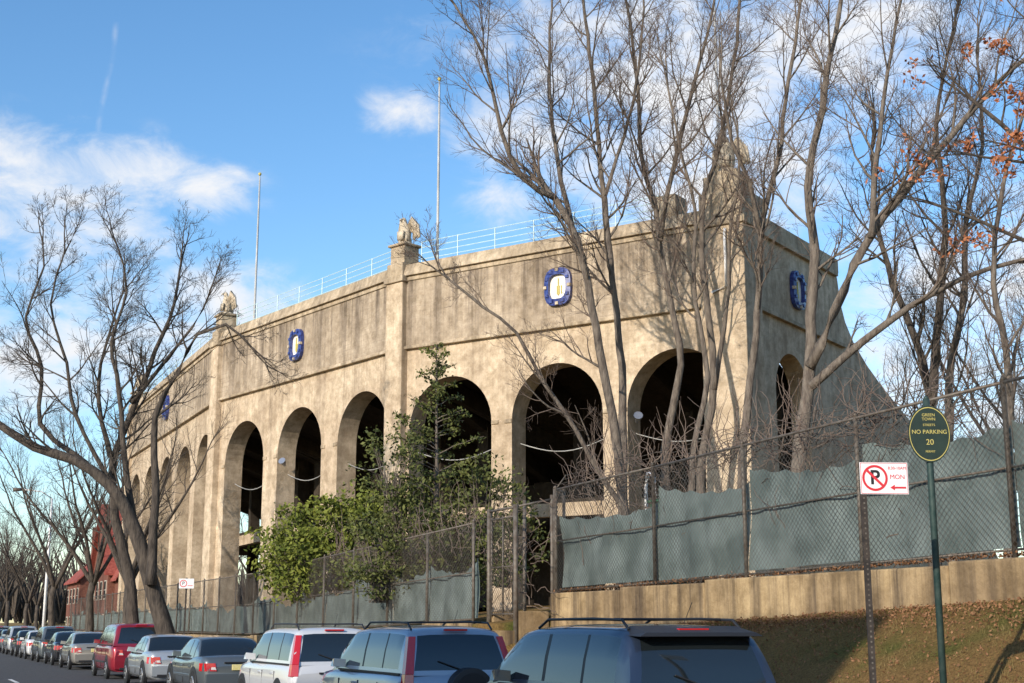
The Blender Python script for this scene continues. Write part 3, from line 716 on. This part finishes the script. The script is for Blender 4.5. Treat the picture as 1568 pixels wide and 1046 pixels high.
# ------------------------------------------------------------------ cars
def paint(name,c,metal=.35,rough=.35): 
    return mat(name,c,rough,metal=metal,coat=1.0)
def car(name,kind,X,Y,pm,L=4.6,W=1.85,Ht=1.68,tall=False,spoiler=False,rails=False,spare=False,yaw=0):
    root=empty(name,(X,Y,0),yaw); w=W/2; suv=kind!='sedan'
    b=MB()
    if suv:
        belt=1.02*Ht/1.68
        st=[(0,.86,.82),(.03,.91,.93),(.10,.955,.985),(.25,.99,1.0),(.8,1,1.005),(1.6,1,1.0),(2.6,1,.985),(3.3,1,.985),(3.7,.985,.965),(4.1,.96,.93),(4.4,.90,.85),(4.55,.80,.70),(4.6,.72,.55)]
    else:
        belt=.93
        st=[(0,.80,.80),(.03,.86,.95),(.10,.92,1.03),(.3,.96,1.06),(.8,1,1.065),(1.4,1,1.02),(2.4,1,.99),(3.1,1,1.0),(3.5,.985,.985),(4.0,.96,.93),(4.35,.89,.84),(4.55,.78,.68),(4.6,.70,.55)]
    ring=[]
    kx=L/4.6
    for (y,wf,zf) in st:
        y*=kx; zt=belt*zf; ww=w*wf; z0=.24
        rg=[(0,z0),(ww*.86,z0),(ww*.95,z0+.07),(ww*.985,.42),(ww,.58),(ww*1.0,.70),(ww*.985,zt-.14),(ww*.97,zt-.07),(ww*.93,zt-.015),(ww*.86,zt+.005),(ww*.5,zt+.025),(0,zt+.032)]
        ring.append([(x,y,z) for x,z in rg]+[(-x,y,z) for x,z in rg[-2:0:-1]])
    nR=len(ring[0])
    for r_ in ring: b.v.extend(r_)
    k=b.mi(pm)
    for j in range(len(ring)-1):
        for i in range(nR):
            a=j*nR+i; c=j*nR+(i+1)%nR; b.f.append((a,c,c+nR,a+nR)); b.m.append(k)
    b.f.append(tuple(range(nR))); b.m.append(k); b.f.append(tuple((len(ring)-1)*nR+i for i in range(nR))[::-1]); b.m.append(k)
    o=b.obj("body",root,smooth=True)
    o.modifiers.new("e","EDGE_SPLIT").split_angle=radians(55)
    zb=belt-.03; P_,G_,K_=pm,M['cglass'],M['ctrim']
    if suv:
        cs=[(.05,0.0,P_,P_),(.07,.10,P_,G_),(.12,.36,P_,G_),(.19,.62,P_,G_),(.27,.82,P_,P_),(.33,.90,P_,P_),(.42,.955,G_,P_),(.70,.985,G_,P_),(1.10,1.0,K_,P_),(1.16,1.0,G_,P_),(1.6,1.005,G_,P_),(2.02,1.0,K_,P_),(2.10,.998,G_,P_),(2.5,.975,G_,P_),(2.72,.945,G_,P_),(2.82,.915,G_,G_),(2.98,.78,G_,G_),(3.15,.60,G_,G_),(3.28,.42,K_,G_),(3.42,.22,P_,G_),(3.55,.03,P_,P_),(3.60,0,P_,P_)]
        tum=.22
    else:
        cs=[(.62,0,P_,P_),(.66,.06,P_,G_),(.85,.36,P_,G_),(1.05,.66,P_,G_),(1.22,.87,K_,P_) ,(1.30,.92,G_,P_),(1.55,.975,G_,P_),(1.80,.995,K_,P_),(1.88,1.0,G_,P_),(2.2,.99,G_,P_),(2.42,.95,G_,P_),(2.50,.925,G_,G_),(2.7,.78,G_,G_),(2.9,.58,G_,G_),(3.05,.40,K_,G_),(3.2,.22,P_,G_),(3.36,.03,P_,P_),(3.40,0,P_,P_)]
        tum=.34
    g_=MB(); wb=w*.925; Hc=Ht-.02-zb; rings=[]
    for (y,f,_,_) in cs:
        z=zb+Hc*f; h_=z-zb
        def wx(q): return wb-tum*(h_*q)-.05*max(0,q-.9)*h_
        rg=[(wb,zb-.02),(wx(.12),zb+h_*.12),(wx(.5)+.012*f,zb+h_*.5),(wx(.86),zb+h_*.86),(wx(.95)-.03,zb+h_*.95),(wx(1)-.12,zb+h_*.99),(wx(1)*.55,z+.012*f),(0,z+.02*f)]
        rings.append([(x,y*kx,zz) for x,zz in rg]+[(-x,y*kx,zz) for x,zz in rg[-2::-1]])
    n_=len(rings[0])
    for r_ in rings: g_.v.extend(r_)
    for j in range(len(rings)-1):
        for i in range(n_-1):
            ii=i if i<n_//2 else n_-2-i
            m=pm
            if ii in (1,2): m=cs[j][2]
            elif ii>=5 or (ii==4 and not suv): m=cs[j][3]
            a=j*n_+i; g_.f.append((a,a+1,a+1+n_,a+n_)); g_.m.append(g_.mi(m))
    og=g_.obj("cabin",root,smooth=True); og.modifiers.new("e","EDGE_SPLIT").split_angle=radians(40)
    belt_t=MB()
    for q in (-1,1): belt_t.box(min(q*(wb+.004),q*(wb+.03)),max(q*(wb+.004),q*(wb+.03)),cs[4][0]*kx,3.2*kx,zb+.0,zb+.03,K_)
    belt_t.obj("belt_moulding",root)
    yb1=cs[5][0]*kx; yf1=2.8*kx if suv else 2.5*kx; yf0=3.5*kx if suv else 3.3*kx; zr=Ht-.06; wr=wb-tum*Hc-.02
    d=MB(); T=M['ctrim']
    if tall:
        for q in (-1,1):
            zz0,zz1,zz2=.80,zb+.02,zb+Hc*.80
            x0,x1,x2=w*.955,wb+.008,wb-tum*Hc*.80+.012
            d.hexa([(q*(x0-.13),-.005,zz0),(q*x0,.035,zz0),(q*(x0+.02),.16,zz0),(q*(x0-.13),.12,zz0),(q*(x1-.12),.015,zz1),(q*x1,.05,zz1),(q*(x1+.006),.18,zz1),(q*(x1-.12),.14,zz1)],M['lampred'])
            d.hexa([(q*(x1-.12),.015,zz1+.002),(q*x1,.05,zz1+.002),(q*(x1+.004),.18,zz1+.002),(q*(x1-.12),.14,zz1+.002),(q*(x2-.10),.225,zz2),(q*x2,.25,zz2),(q*(x2+.002),.36,zz2),(q*(x2-.10),.35,zz2)],M['lampred'])
    else:
        z0,z1=(.74,.93) if suv else (.66,.84)
        for q in (-1,1):
            d.hexa([(q*w*.58,-.02,z0),(q*w*.86,.01,z0),(q*w*.985,.24,z0),(q*w*.58,.1,z0),(q*w*.62,-.01,z1),(q*w*.86,.02,z1),(q*w*.975,.28,z1),(q*w*.62,.1,z1)],M['lampred'])
            d.hexa([(q*w*.59,-.028,z0+.03),(q*w*.72,-.014,z0+.03),(q*w*.72,.1,z0+.03),(q*w*.59,.1,z0+.03),(q*w*.62,-.024,z0+.09),(q*w*.72,-.012,z0+.09),(q*w*.72,.1,z0+.09),(q*w*.62,.1,z0+.09)],M['lampclear'])
    for q in (-1,1):
        d.hexa([(q*w*.55,L-.10,.60),(q*w*.84,L-.26,.60),(q*w*.86,L-.5,.60),(q*w*.55,L-.4,.60),(q*w*.55,L-.08,.72),(q*w*.85,L-.22,.74),(q*w*.88,L-.5,.76),(q*w*.55,L-.4,.72)],M['lampclear'])
        d.hexa([(q*(wb),yf0-.62,belt+.02),(q*(wb+.20),yf0-.60,belt+.03),(q*(wb+.20),yf0-.45,belt+.03),(q*(wb),yf0-.5,belt+.02),(q*wb,yf0-.62,belt+.14),(q*(wb+.19),yf0-.60,belt+.16),(q*(wb+.17),yf0-.45,belt+.14),(q*wb,yf0-.5,belt+.1)],pm)
        for yh in (1.30*kx,2.25*kx): d.box(min(q*w*.985,q*w*1.015),max(q*w*.985,q*w*1.015),yh-.1,yh+.1,belt-.21,belt-.175,pm)
        for yd in (1.13*kx,2.06*kx,3.05*kx): d.box(min(q*w*.985,q*w*1.002),max(q*w*.985,q*w*1.002),yd,yd+.010,.35,belt-.15,T)
        d.box(min(q*w*.98,q*w*1.014),max(q*w*.98,q*w*1.014),1.28*kx,3.2*kx,.50,.56,pm if not suv else T)
    d.box(-w*.86,w*.86,-.07,.06,.32,.60,pm); d.box(-w*.7,w*.7,-.085,.0,.30,.37,T)
    d.box(-.17,.17,-.035,.03,.68,.81,M['plate'])
    d.box(-.35,.35,-.03,.03,.84,.87,T)
    if suv:
        d.tube([(.0,.05,zb+.08),(-.34,.09,zb+.2)],.010,4,T); d.box(-.18,.18,yb1-.07,yb1-.02,zr-.02,zr+.01,M['lampred'])
    else: d.box(-.16,.16,.92*kx,.98*kx,zb+.22,zb+.25,M['lampred'])
    if spoiler:
        d.hexa([(-wr-.02,yb1-.24,zr-.07),(wr+.02,yb1-.24,zr-.07),(wr+.02,yb1+.1,zr-.06),(-wr-.02,yb1+.1,zr-.06),(-wr+.06,yb1-.22,zr-.03),(wr-.06,yb1-.22,zr-.03),(wr-.08,yb1+.16,zr+.035),(-wr+.08,yb1+.16,zr+.035)],T)
    if rails:
        for q in (-1,1):
            xr=q*(wr-.04)
            d.tube([(xr,yb1+.10,Ht-.06),(xr,yb1+.24,Ht+.035),(xr,yb1+.9,Ht+.05),(xr,yf1-.5,Ht+.045),(xr,yf1-.25,Ht-.05)],.017,6,T)
        for yb_ in (yb1+.45,yf1-.75): d.tube([(-(wr-.06),yb_,Ht+.045),((wr-.06),yb_,Ht+.045)],.014,6,T)
    if spare:
        d.tube([(.08,-.20,.78),(.08,-.19,.78),(.08,.02,.78)],[.26,.33,.33],28,T)
    d.tube([(.1,yb1+.3,Ht),(.1,yb1+.12,Ht+.22)],.005,4,T)
    for yw in (.85*kx,3.72*kx):
        for q in (-1,1):
            xw=q*(w-.11)
            d.tube([(q*(w*.90),yw,.36),(q*(w*1.004),yw,.36)],[.40,.40],28,T)
            d.tube([(xw-.1,yw,.33),(xw+.0,yw,.33),(q*(w+.012),yw,.33)],[.33,.335,.32],28,M['rubber'])
            d.tube([(q*(w),yw,.33),(q*(w+.022),yw,.33)],[.21,.19],20,M['rim'])
            for s5 in range(5):
                a=2*pi*s5/5+.3
                d.tube([(q*(w+.024),yw+cos(a)*.07,.33+sin(a)*.07),(q*(w+.024),yw+cos(a)*.16,.33+sin(a)*.16)],.022,4,T)
    od=d.obj("trim_and_wheels",root); bevel(od,.008,1)
    return root
pw=paint("paint_white",(.62,.63,.64),.1); psil=paint("paint_silver_blue",(.36,.41,.48),.5); pblue=paint("paint_dark_blue",(.03,.045,.08),.4,.3)
pgrey=paint("paint_grey",(.13,.15,.16),.5); psil2=paint("paint_silver",(.45,.48,.50),.5); pred=paint("paint_red",(.28,.015,.03),.3); ptan=paint("paint_tan",(.36,.34,.30),.5); pblk=paint("paint_black",(.02,.02,.024),.3)
car("parked_suv",'suv',7.55,12.1,pblue,4.65,1.9,1.72,spoiler=True,rails=True)
car("parked_suv",'suv',7.55,18.7,psil,4.6,1.82,1.70,tall=True,rails=True,spare=True)
car("parked_suv",'suv',7.5,24.6,pw,4.5,1.80,1.68,tall=True,rails=True)
car("parked_sedan",'sedan',7.55,32.6,pgrey,4.7,1.8,1.46)
car("parked_sedan",'sedan',7.5,39.6,psil2,4.6,1.78,1.46)
car("parked_minivan",'suv',7.55,46.4,pred,4.9,1.95,1.78)
car("parked_sedan",'sedan',7.5,57,ptan,4.7,1.8,1.46)
cl=[pblk,pgrey,pw,pblk,psil2,pgrey,pblk,ptan,pw,pgrey,pblk]
y=63.5
for i,c in enumerate(cl):
    car("parked_suv" if i%3==1 else "parked_sedan",'suv' if i%3==1 else 'sedan',7.5+rnd(-.08,.08),y,c,4.6,1.8,1.68 if i%3==1 else 1.45); y+=rnd(5.8,6.6)

# ------------------------------------------------------------------ signs
def text(body,size,loc,m,parent,name,rx=pi/2,ext=.001,off=0):
    cu=bpy.data.curves.new(name,'FONT'); cu.body=body; cu.size=size; cu.align_x='CENTER'; cu.align_y='CENTER'; cu.extrude=ext; cu.offset=off
    cu.materials.append(m); o=bpy.data.objects.new(name,cu); col.objects.link(o); o.parent=parent; o.location=loc; o.rotation_euler=(rx,0,0); return o
sg=empty("no_parking_sign",(8.61,10.56,0),radians(-20))
b=MB(); b.hexa([(-.235,0,2.93),(.235,0,2.93),(.235,.004,2.93),(-.235,.004,2.93),(-.235,0,3.235),(.235,0,3.235),(.235,.004,3.235),(-.235,.004,3.235)],M['white'])
def ringm(mb,cx,cz,r1,r2,y,m,n=32,sx=1,sz=1):
    for i in range(n):
        a=2*pi*i/n;c=2*pi*(i+1)/n
        mb.face([(cx+cos(a)*r1*sx,y,cz+sin(a)*r1*sz),(cx+cos(c)*r1*sx,y,cz+sin(c)*r1*sz),(cx+cos(c)*r2*sx,y,cz+sin(c)*r2*sz),(cx+cos(a)*r2*sx,y,cz+sin(a)*r2*sz)],m)
ringm(b,-.09,3.085,.125,.102,-.003,M['red'])
b.face([(-.160,-.0035,3.170),(-.178,-.0035,3.152),(-.022,-.0035,3.000),(-.004,-.0035,3.018)],M['red'])
for (x0,x1,z0,z1) in ((-.228,.228,3.226,3.230),(-.228,.228,2.935,2.939),(-.228,-.224,2.9395,3.2255),(.224,.228,2.9395,3.2255)):
    b.face([(x0,-.003,z0),(x1,-.003,z0),(x1,-.003,z1),(x0,-.003,z1)],M['red'])
b.face([(.101,-.003,2.985),(.21,-.003,2.985),(.21,-.003,3.003),(.101,-.003,3.003)],M['red']); b.face([(.055,-.003,2.994),(.10,-.003,2.966),(.10,-.003,3.022)],M['red'])
b.obj("sign_panel",sg)
text("P",.19,(-.09,-.002,3.085),M['black'],sg,"letter_p",off=.004); text("8:30-10AM",.040,(.130,-.002,3.180),M['red'],sg,"hours"); text("MON",.062,(.130,-.002,3.095),M['red'],sg,"day")
p=MB()
p.box(-.235,-.175,.006,.03,-.1,3.0,M['postdark'])
for k in range(60): p.box(-.213,-.197,.003,.0055,.1+k*.048,.118+k*.048,M['steel'])
p.obj("perforated_post",sg)
so=empty("no_parking_permit_sign",(9.97,11.45,0),radians(-24))
b=MB(); n_=40; cz=3.70; rx_,rz_=.225,.305
f=[(cos(2*pi*i/n_)*rx_,0,cz+sin(2*pi*i/n_)*rz_) for i in range(n_)]
b.face(f,M['signgreen']); b.face([(q[0],.006,q[2]) for q in f][::-1],M['signgreen'])
for i in range(n_): 
    j=(i+1)%n_; b.face([f[i],f[j],(f[j][0],.006,f[j][2]),(f[i][0],.006,f[i][2])],M['signgreen'])
ringm(b,0,cz,.215,.208,-.003,M['gold'],40,1,rz_/rx_*.99)
b.obj("oval_panel",so)
text("NO PARKING",.062,(0,-.002,cz+.02),M['gold'],so,"no_parking"); text("20",.085,(0,-.002,cz-.09),M['gold'],so,"number"); text("GREEN\nTOWN",.045,(0,-.002,cz+.18),M['gold'],so,"district"); text("STREETS",.035,(0,-.002,cz+.095),M['gold'],so,"streets"); text("PERMIT",.032,(0,-.002,cz-.19),M['gold'],so,"permit")
p=MB(); p.tube([(0,.045,-.1),(0,.045,3.42),(0,.045,4.08)],[.036,.036,.036],10,M['postgreen']); p.tube([(0,.045,4.08),(0,.045,4.12)],[.036,.01],10,M['postgreen']); p.obj("post",so,smooth=True)
s2=empty("no_parking_sign",(8.9,46.5,0),radians(-15))
b=MB(); b.box(-.24,.24,0,.005,2.9,3.22,M['white']); ringm(b,-.1,3.06,.12,.095,-.003,M['red']); b.box(.04,.2,-.003,-.001,2.98,3.0,M['red']); b.box(-.03,.03,.007,.03,-.1,3.25,M['postdark']); b.obj("sign_and_post",s2)
text("P",.17,(-.10,-.002,3.06),M['black'],s2,"letter_p")

# ------------------------------------------------------------------ houses
def house(name,x0,x1,y0,y1,eave,ridge,axis,floors,chim=True):
    root=empty(name); w=MB()
    w.box(x0,x1,y0,y1,-.3,eave,M['brick'])
    r_=MB(); ov=.4
    if axis=='x':
        ym=(y0+y1)/2
        w.face([(x0,y0,eave),(x0,y1,eave),(x0,ym,ridge)],M['brick']); w.face([(x1,y0,eave),(x1,ym,ridge),(x1,y1,eave)],M['brick'])
        for (ya,s_) in ((y0-ov,1),(y1+ov,-1)):
            q=(ridge-eave)/((y1-y0)/2)*ov
            r_.hexa([(x0-ov,ya,eave-q),(x1+ov,ya,eave-q),(x1+ov,ym,ridge),(x0-ov,ym,ridge),(x0-ov,ya,eave-q+.18),(x1+ov,ya,eave-q+.18),(x1+ov,ym,ridge+.18),(x0-ov,ym,ridge+.18)],M['rooftile'])
    elif axis=='y':
        xm=(x0+x1)/2
        w.face([(x0,y0,eave),(xm,y0,ridge),(x1,y0,eave)],M['brick']); w.face([(x0,y1,eave),(x1,y1,eave),(xm,y1,ridge)],M['brick'])
        for xa in (x0-ov,x1+ov):
            q=(ridge-eave)/((x1-x0)/2)*ov
            r_.hexa([(xa,y0-ov,eave-q),(xm,y0-ov,ridge),(xm,y1+ov,ridge),(xa,y1+ov,eave-q),(xa,y0-ov,eave-q+.18),(xm,y0-ov,ridge+.18),(xm,y1+ov,ridge+.18),(xa,y1+ov,eave-q+.18)],M['rooftile'])
    else:   # flat roof with parapet coping
        r_.box(x0-.1,x1+.1,y0-.1,y0+.3,eave,ridge,M['trim_b']); r_.box(x0-.1,x1+.1,y1-.3,y1+.1,eave,ridge,M['trim_b'])
        r_.box(x0-.1,x0+.3,y0+.31,y1-.31,eave,ridge,M['trim_b']); r_.box(x1-.3,x1+.1,y0+.31,y1-.31,eave,ridge,M['trim_b'])
    if chim: w.box(x0+1.2,x0+2.0,y0+1.2,y0+2.2,eave-1,ridge+1.0,M['brick'])
    w.obj("walls",root); r_.obj("roof",root)
    wn=MB(); fh=(eave-.6)/floors
    for fl_ in range(floors):
        z=.6+fl_*fh+.5
        n_=max(2,int((y1-y0)/2.3))
        for i in range(n_):
            yc=y0+(y1-y0)*(i+.5)/n_
            for (xf,d_) in ((x0,-1),(x1,1)):
                wn.box(min(xf,xf+d_*.06),max(xf,xf+d_*.06),yc-.6,yc+.6,z-.08,z+1.55,M['trim_b']); wn.box(min(xf,xf+d_*.08),max(xf,xf+d_*.08),yc-.5,yc+.5,z,z+.7,M['glass_b']); wn.box(min(xf,xf+d_*.08),max(xf,xf+d_*.08),yc-.5,yc+.5,z+.76,z+1.46,M['glass_b'])
        n_=max(2,int((x1-x0)/2.6))
        for i in range(n_):
            xc=x0+(x1-x0)*(i+.5)/n_
            for (yf,d_) in ((y0,-1),(y1,1)):
                wn.box(xc-.6,xc+.6,min(yf,yf+d_*.06),max(yf,yf+d_*.06),z-.08,z+1.55,M['trim_b']); wn.box(xc-.5,xc+.5,min(yf,yf+d_*.08),max(yf,yf+d_*.08),z,z+.7,M['glass_b']); wn.box(xc-.5,xc+.5,min(yf,yf+d_*.08),max(yf,yf+d_*.08),z+.76,z+1.46,M['glass_b'])
    wn.obj("windows",root)
    return root
hs_=house("brick_house",17.0,26,124,134,6.4,12.3,'x',2)
w=MB(); w.box(17.6,21.8,121.2,123.98,-.3,6.0,M['brick']); w.face([(17.6,121.2,6.0),(19.7,121.2,10.2),(21.8,121.2,6.0)],M['brick'])
for xa in (17.2,22.2): w.hexa([(xa,120.9,5.4),(19.7,120.9,10.2),(19.7,127,10.2),(xa,127,5.4),(xa,120.9,5.6),(19.7,120.9,10.45),(19.7,127,10.45),(xa,127,5.6)],M['rooftile'])
for z in (1.2,3.8): w.box(18.8,20.6,121.12,121.19,z,z+1.4,M['trim_b']); w.box(18.9,19.65,121.08,121.11,z+.08,z+1.32,M['glass_b']); w.box(19.75,20.5,121.08,121.11,z+.08,z+1.32,M['glass_b'])
w.obj("gable_wing",hs_)
house("brick_house",18,27,152,163,6.5,11,'y',2)
house("added_shadow_building",-24,-13,.5,7.0,13.0,13.6,'flat',4,False)  # unseen block, added and sized to throw the shadow on the grass bank
house("brick_house",-24,-13.5,9,22,6,8.6,'y',2)
house("brick_house",-25,-13,-16,-2,6,8.8,'y',2)
house("brick_house",-25,-13,34,48,6,9,'y',2)
lp=MB(); lp.tube([(10.4,108,0),(10.4,108,7),(10.4,108,11)],[.12,.10,.07],8,M['white']); lp.tube([(10.4,108,11),(9.6,108,11.5),(8.2,108,11.6)],.05,6,M['white']); lp.tube([(8.3,108,11.6),(7.6,108,11.55)],[.1,.16],8,M['steel']); lp.obj("street_lamp",smooth=True)
random.seed(11); wd=MB()
for i in range(260):
    x=rnd(-60,90); y=rnd(260,340); h_=rnd(9,17)
    for k in range(14):
        a=rnd(0,2*pi); q=rnd(.1,.35)*h_; wd.tube([(x,y,h_*.2),(x+cos(a)*q*.5,y+sin(a)*q*.5,h_*.6),(x+cos(a)*q,y+sin(a)*q,h_*rnd(.8,1))],[.35,.2,.05],3,M['bark_dark'],cap=False)
wd.obj("distant_trees")

# ------------------------------------------------------------------ world
sun_dir=Vector((-.85,-.515,0)).normalized(); elev=radians(21)
az=math.atan2(sun_dir.x,sun_dir.y)
world=bpy.data.worlds.new("World"); scene.world=world; world.use_nodes=True
nt=world.node_tree; L=nt.links; bg=nt.nodes["Background"]; bg.inputs[1].default_value=.15
sky=N(nt,"ShaderNodeTexSky"); sky.sky_type='NISHITA'; sky.sun_disc=False; sky.sun_elevation=elev; sky.sun_rotation=az%(2*pi); sky.air_density=1.0; sky.dust_density=.5; sky.ozone_density=2.2
tc=N(nt,"ShaderNodeTexCoord")
nrm=N(nt,"ShaderNodeVectorMath",operation='NORMALIZE'); L.new(tc.outputs["Generated"],nrm.inputs[0])
D=nrm.outputs[0]
blobs=[((.055,.948,.300),.07),((.085,.956,.270),.07),((.141,.939,.312),.040),((.173,.937,.302),.038),((.118,.952,.272),.03),((.305,.880,.360),.030),((.384,.855,.349),.05),((.50,.78,.39),.16),((.496,.807,.320),.10),((.574,.716,.398),.12),((.062,.983,.172),.07),((.669,.709,.224),.11),((.635,.756,.160),.12),((.20,.95,.23),.045),((.382,.874,.301),.03),((.13,.965,.20),.07)]
acc=None
for (c,r_) in blobs:
    l=sqrt(sum(q*q for q in c)); c=tuple(q/l for q in c)
    s_=N(nt,"ShaderNodeVectorMath",operation='SUBTRACT'); L.new(D,s_.inputs[0]); s_.inputs[1].default_value=c
    m_=N(nt,"ShaderNodeVectorMath",operation='MULTIPLY'); L.new(s_.outputs[0],m_.inputs[0]); m_.inputs[1].default_value=(1,1,1.9)
    le=N(nt,"ShaderNodeVectorMath",operation='LENGTH'); L.new(m_.outputs[0],le.inputs[0])
    mr=N(nt,"ShaderNodeMapRange"); mr.inputs[1].default_value=0; mr.inputs[2].default_value=r_*1.8; mr.inputs[3].default_value=.78; mr.inputs[4].default_value=0; mr.interpolation_type='SMOOTHSTEP'
    L.new(le.outputs["Value"],mr.inputs[0])
    if acc is None: acc=mr.outputs[0]
    else:
        mx=N(nt,"ShaderNodeMath",operation='MAXIMUM'); L.new(acc,mx.inputs[0]); L.new(mr.outputs[0],mx.inputs[1]); acc=mx.outputs[0]
mp=N(nt,"ShaderNodeMapping"); mp.inputs["Scale"].default_value=(1,1,1.8); L.new(D,mp.inputs["Vector"])
no=N(nt,"ShaderNodeTexNoise"); no.inputs["Scale"].default_value=17; no.inputs["Detail"].default_value=8; no.inputs["Roughness"].default_value=.62; no.inputs["Distortion"].default_value=.4; L.new(mp.outputs[0],no.inputs["Vector"])
ad=N(nt,"ShaderNodeMath",operation='MULTIPLY_ADD'); L.new(no.outputs["Fac"],ad.inputs[0]); ad.inputs[1].default_value=2.4; L.new(acc,ad.inputs[2])
mr=N(nt,"ShaderNodeMapRange"); mr.interpolation_type='SMOOTHSTEP'; mr.inputs[1].default_value=1.20; mr.inputs[2].default_value=2.35; L.new(ad.outputs[0],mr.inputs[0])
mk=N(nt,"ShaderNodeMapRange"); mk.inputs[1].default_value=0; mk.inputs[2].default_value=.3; L.new(acc,mk.inputs[0])
ml=N(nt,"ShaderNodeMath",operation='MULTIPLY'); L.new(mr.outputs[0],ml.inputs[0]); L.new(mk.outputs[0],ml.inputs[1])
A_=Vector((.110,.906,.41)); B_=Vector((.099,.955,.27)); nn=A_.cross(B_).normalized()
dt=N(nt,"ShaderNodeVectorMath",operation='DOT_PRODUCT'); L.new(D,dt.inputs[0]); dt.inputs[1].default_value=nn
n5=N(nt,"ShaderNodeTexNoise"); n5.inputs["Scale"].default_value=20; n5.inputs["Detail"].default_value=3; L.new(D,n5.inputs["Vector"])
jj=N(nt,"ShaderNodeMath",operation='MULTIPLY_ADD'); L.new(n5.outputs["Fac"],jj.inputs[0]); jj.inputs[1].default_value=.010; L.new(dt.outputs["Value"],jj.inputs[2])
j2=N(nt,"ShaderNodeMath",operation='ADD'); L.new(jj.outputs[0],j2.inputs[0]); j2.inputs[1].default_value=-.005
ab=N(nt,"ShaderNodeMath",operation='ABSOLUTE'); L.new(j2.outputs[0],ab.inputs[0])
cm=N(nt,"ShaderNodeMapRange"); cm.inputs[1].default_value=0; cm.inputs[2].default_value=.0025; cm.inputs[3].default_value=1; cm.inputs[4].default_value=0; L.new(ab.outputs[0],cm.inputs[0])
n6=N(nt,"ShaderNodeTexNoise"); n6.inputs["Scale"].default_value=38; n6.inputs["Detail"].default_value=3; L.new(D,n6.inputs["Vector"])
n7=N(nt,"ShaderNodeMapRange"); n7.inputs[1].default_value=.45; n7.inputs[2].default_value=.65; n7.inputs[3].default_value=0.03; n7.inputs[4].default_value=.32; L.new(n6.outputs["Fac"],n7.inputs[0])
cm2=N(nt,"ShaderNodeMath",operation='MULTIPLY'); L.new(cm.outputs[0],cm2.inputs[0]); L.new(n7.outputs[0],cm2.inputs[1])
sx=N(nt,"ShaderNodeSeparateXYZ"); L.new(D,sx.inputs[0])
z1=N(nt,"ShaderNodeMapRange"); z1.inputs[1].default_value=.27; z1.inputs[2].default_value=.30; L.new(sx.outputs[2],z1.inputs[0])
z2=N(nt,"ShaderNodeMapRange"); z2.inputs[1].default_value=.405; z2.inputs[2].default_value=.395; L.new(sx.outputs[2],z2.inputs[0])
yg=N(nt,"ShaderNodeMath",operation='GREATER_THAN'); L.new(sx.outputs[1],yg.inputs[0]); yg.inputs[1].default_value=0
q1=N(nt,"ShaderNodeMath",operation='MULTIPLY'); L.new(z1.outputs[0],q1.inputs[0]); L.new(z2.outputs[0],q1.inputs[1])
q2=N(nt,"ShaderNodeMath",operation='MULTIPLY'); L.new(q1.outputs[0],q2.inputs[0]); L.new(yg.outputs[0],q2.inputs[1])
q3=N(nt,"ShaderNodeMath",operation='MULTIPLY'); L.new(q2.outputs[0],q3.inputs[0]); L.new(cm2.outputs[0],q3.inputs[1])
q4=N(nt,"ShaderNodeMath",operation='MAXIMUM'); L.new(q3.outputs[0],q4.inputs[0]); L.new(ml.outputs[0],q4.inputs[1])
hs=N(nt,"ShaderNodeHueSaturation"); hs.inputs["Saturation"].default_value=1.2; hs.inputs["Value"].default_value=1.45; L.new(sky.outputs[0],hs.inputs["Color"])
mix=N(nt,"ShaderNodeMixRGB"); mix.inputs[2].default_value=(6.2,6.3,6.5,1); L.new(q4.outputs[0],mix.inputs[0]); L.new(hs.outputs[0],mix.inputs[1]); L.new(mix.outputs[0],bg.inputs[0])

sl=bpy.data.lights.new("sun","SUN"); sl.energy=5.0; sl.angle=radians(.5); sl.color=(1,.90,.77)
so_=bpy.data.objects.new("sun",sl); col.objects.link(so_)
tod=Vector((sun_dir.x*cos(elev),sun_dir.y*cos(elev),sin(elev)))
so_.rotation_euler=(-tod).to_track_quat('-Z','Y').to_euler()

cam=bpy.data.cameras.new("camera"); cam.lens=48.2; cam.sensor_width=36; cam.clip_end=4000; cam.clip_start=.1
co=bpy.data.objects.new("camera",cam); col.objects.link(co); co.location=(0,0,1.7); co.rotation_euler=(radians(90+11.7),0,radians(-24)); scene.camera=co
scene.view_settings.view_transform='Standard'; scene.view_settings.look='None'; scene.view_settings.exposure=0
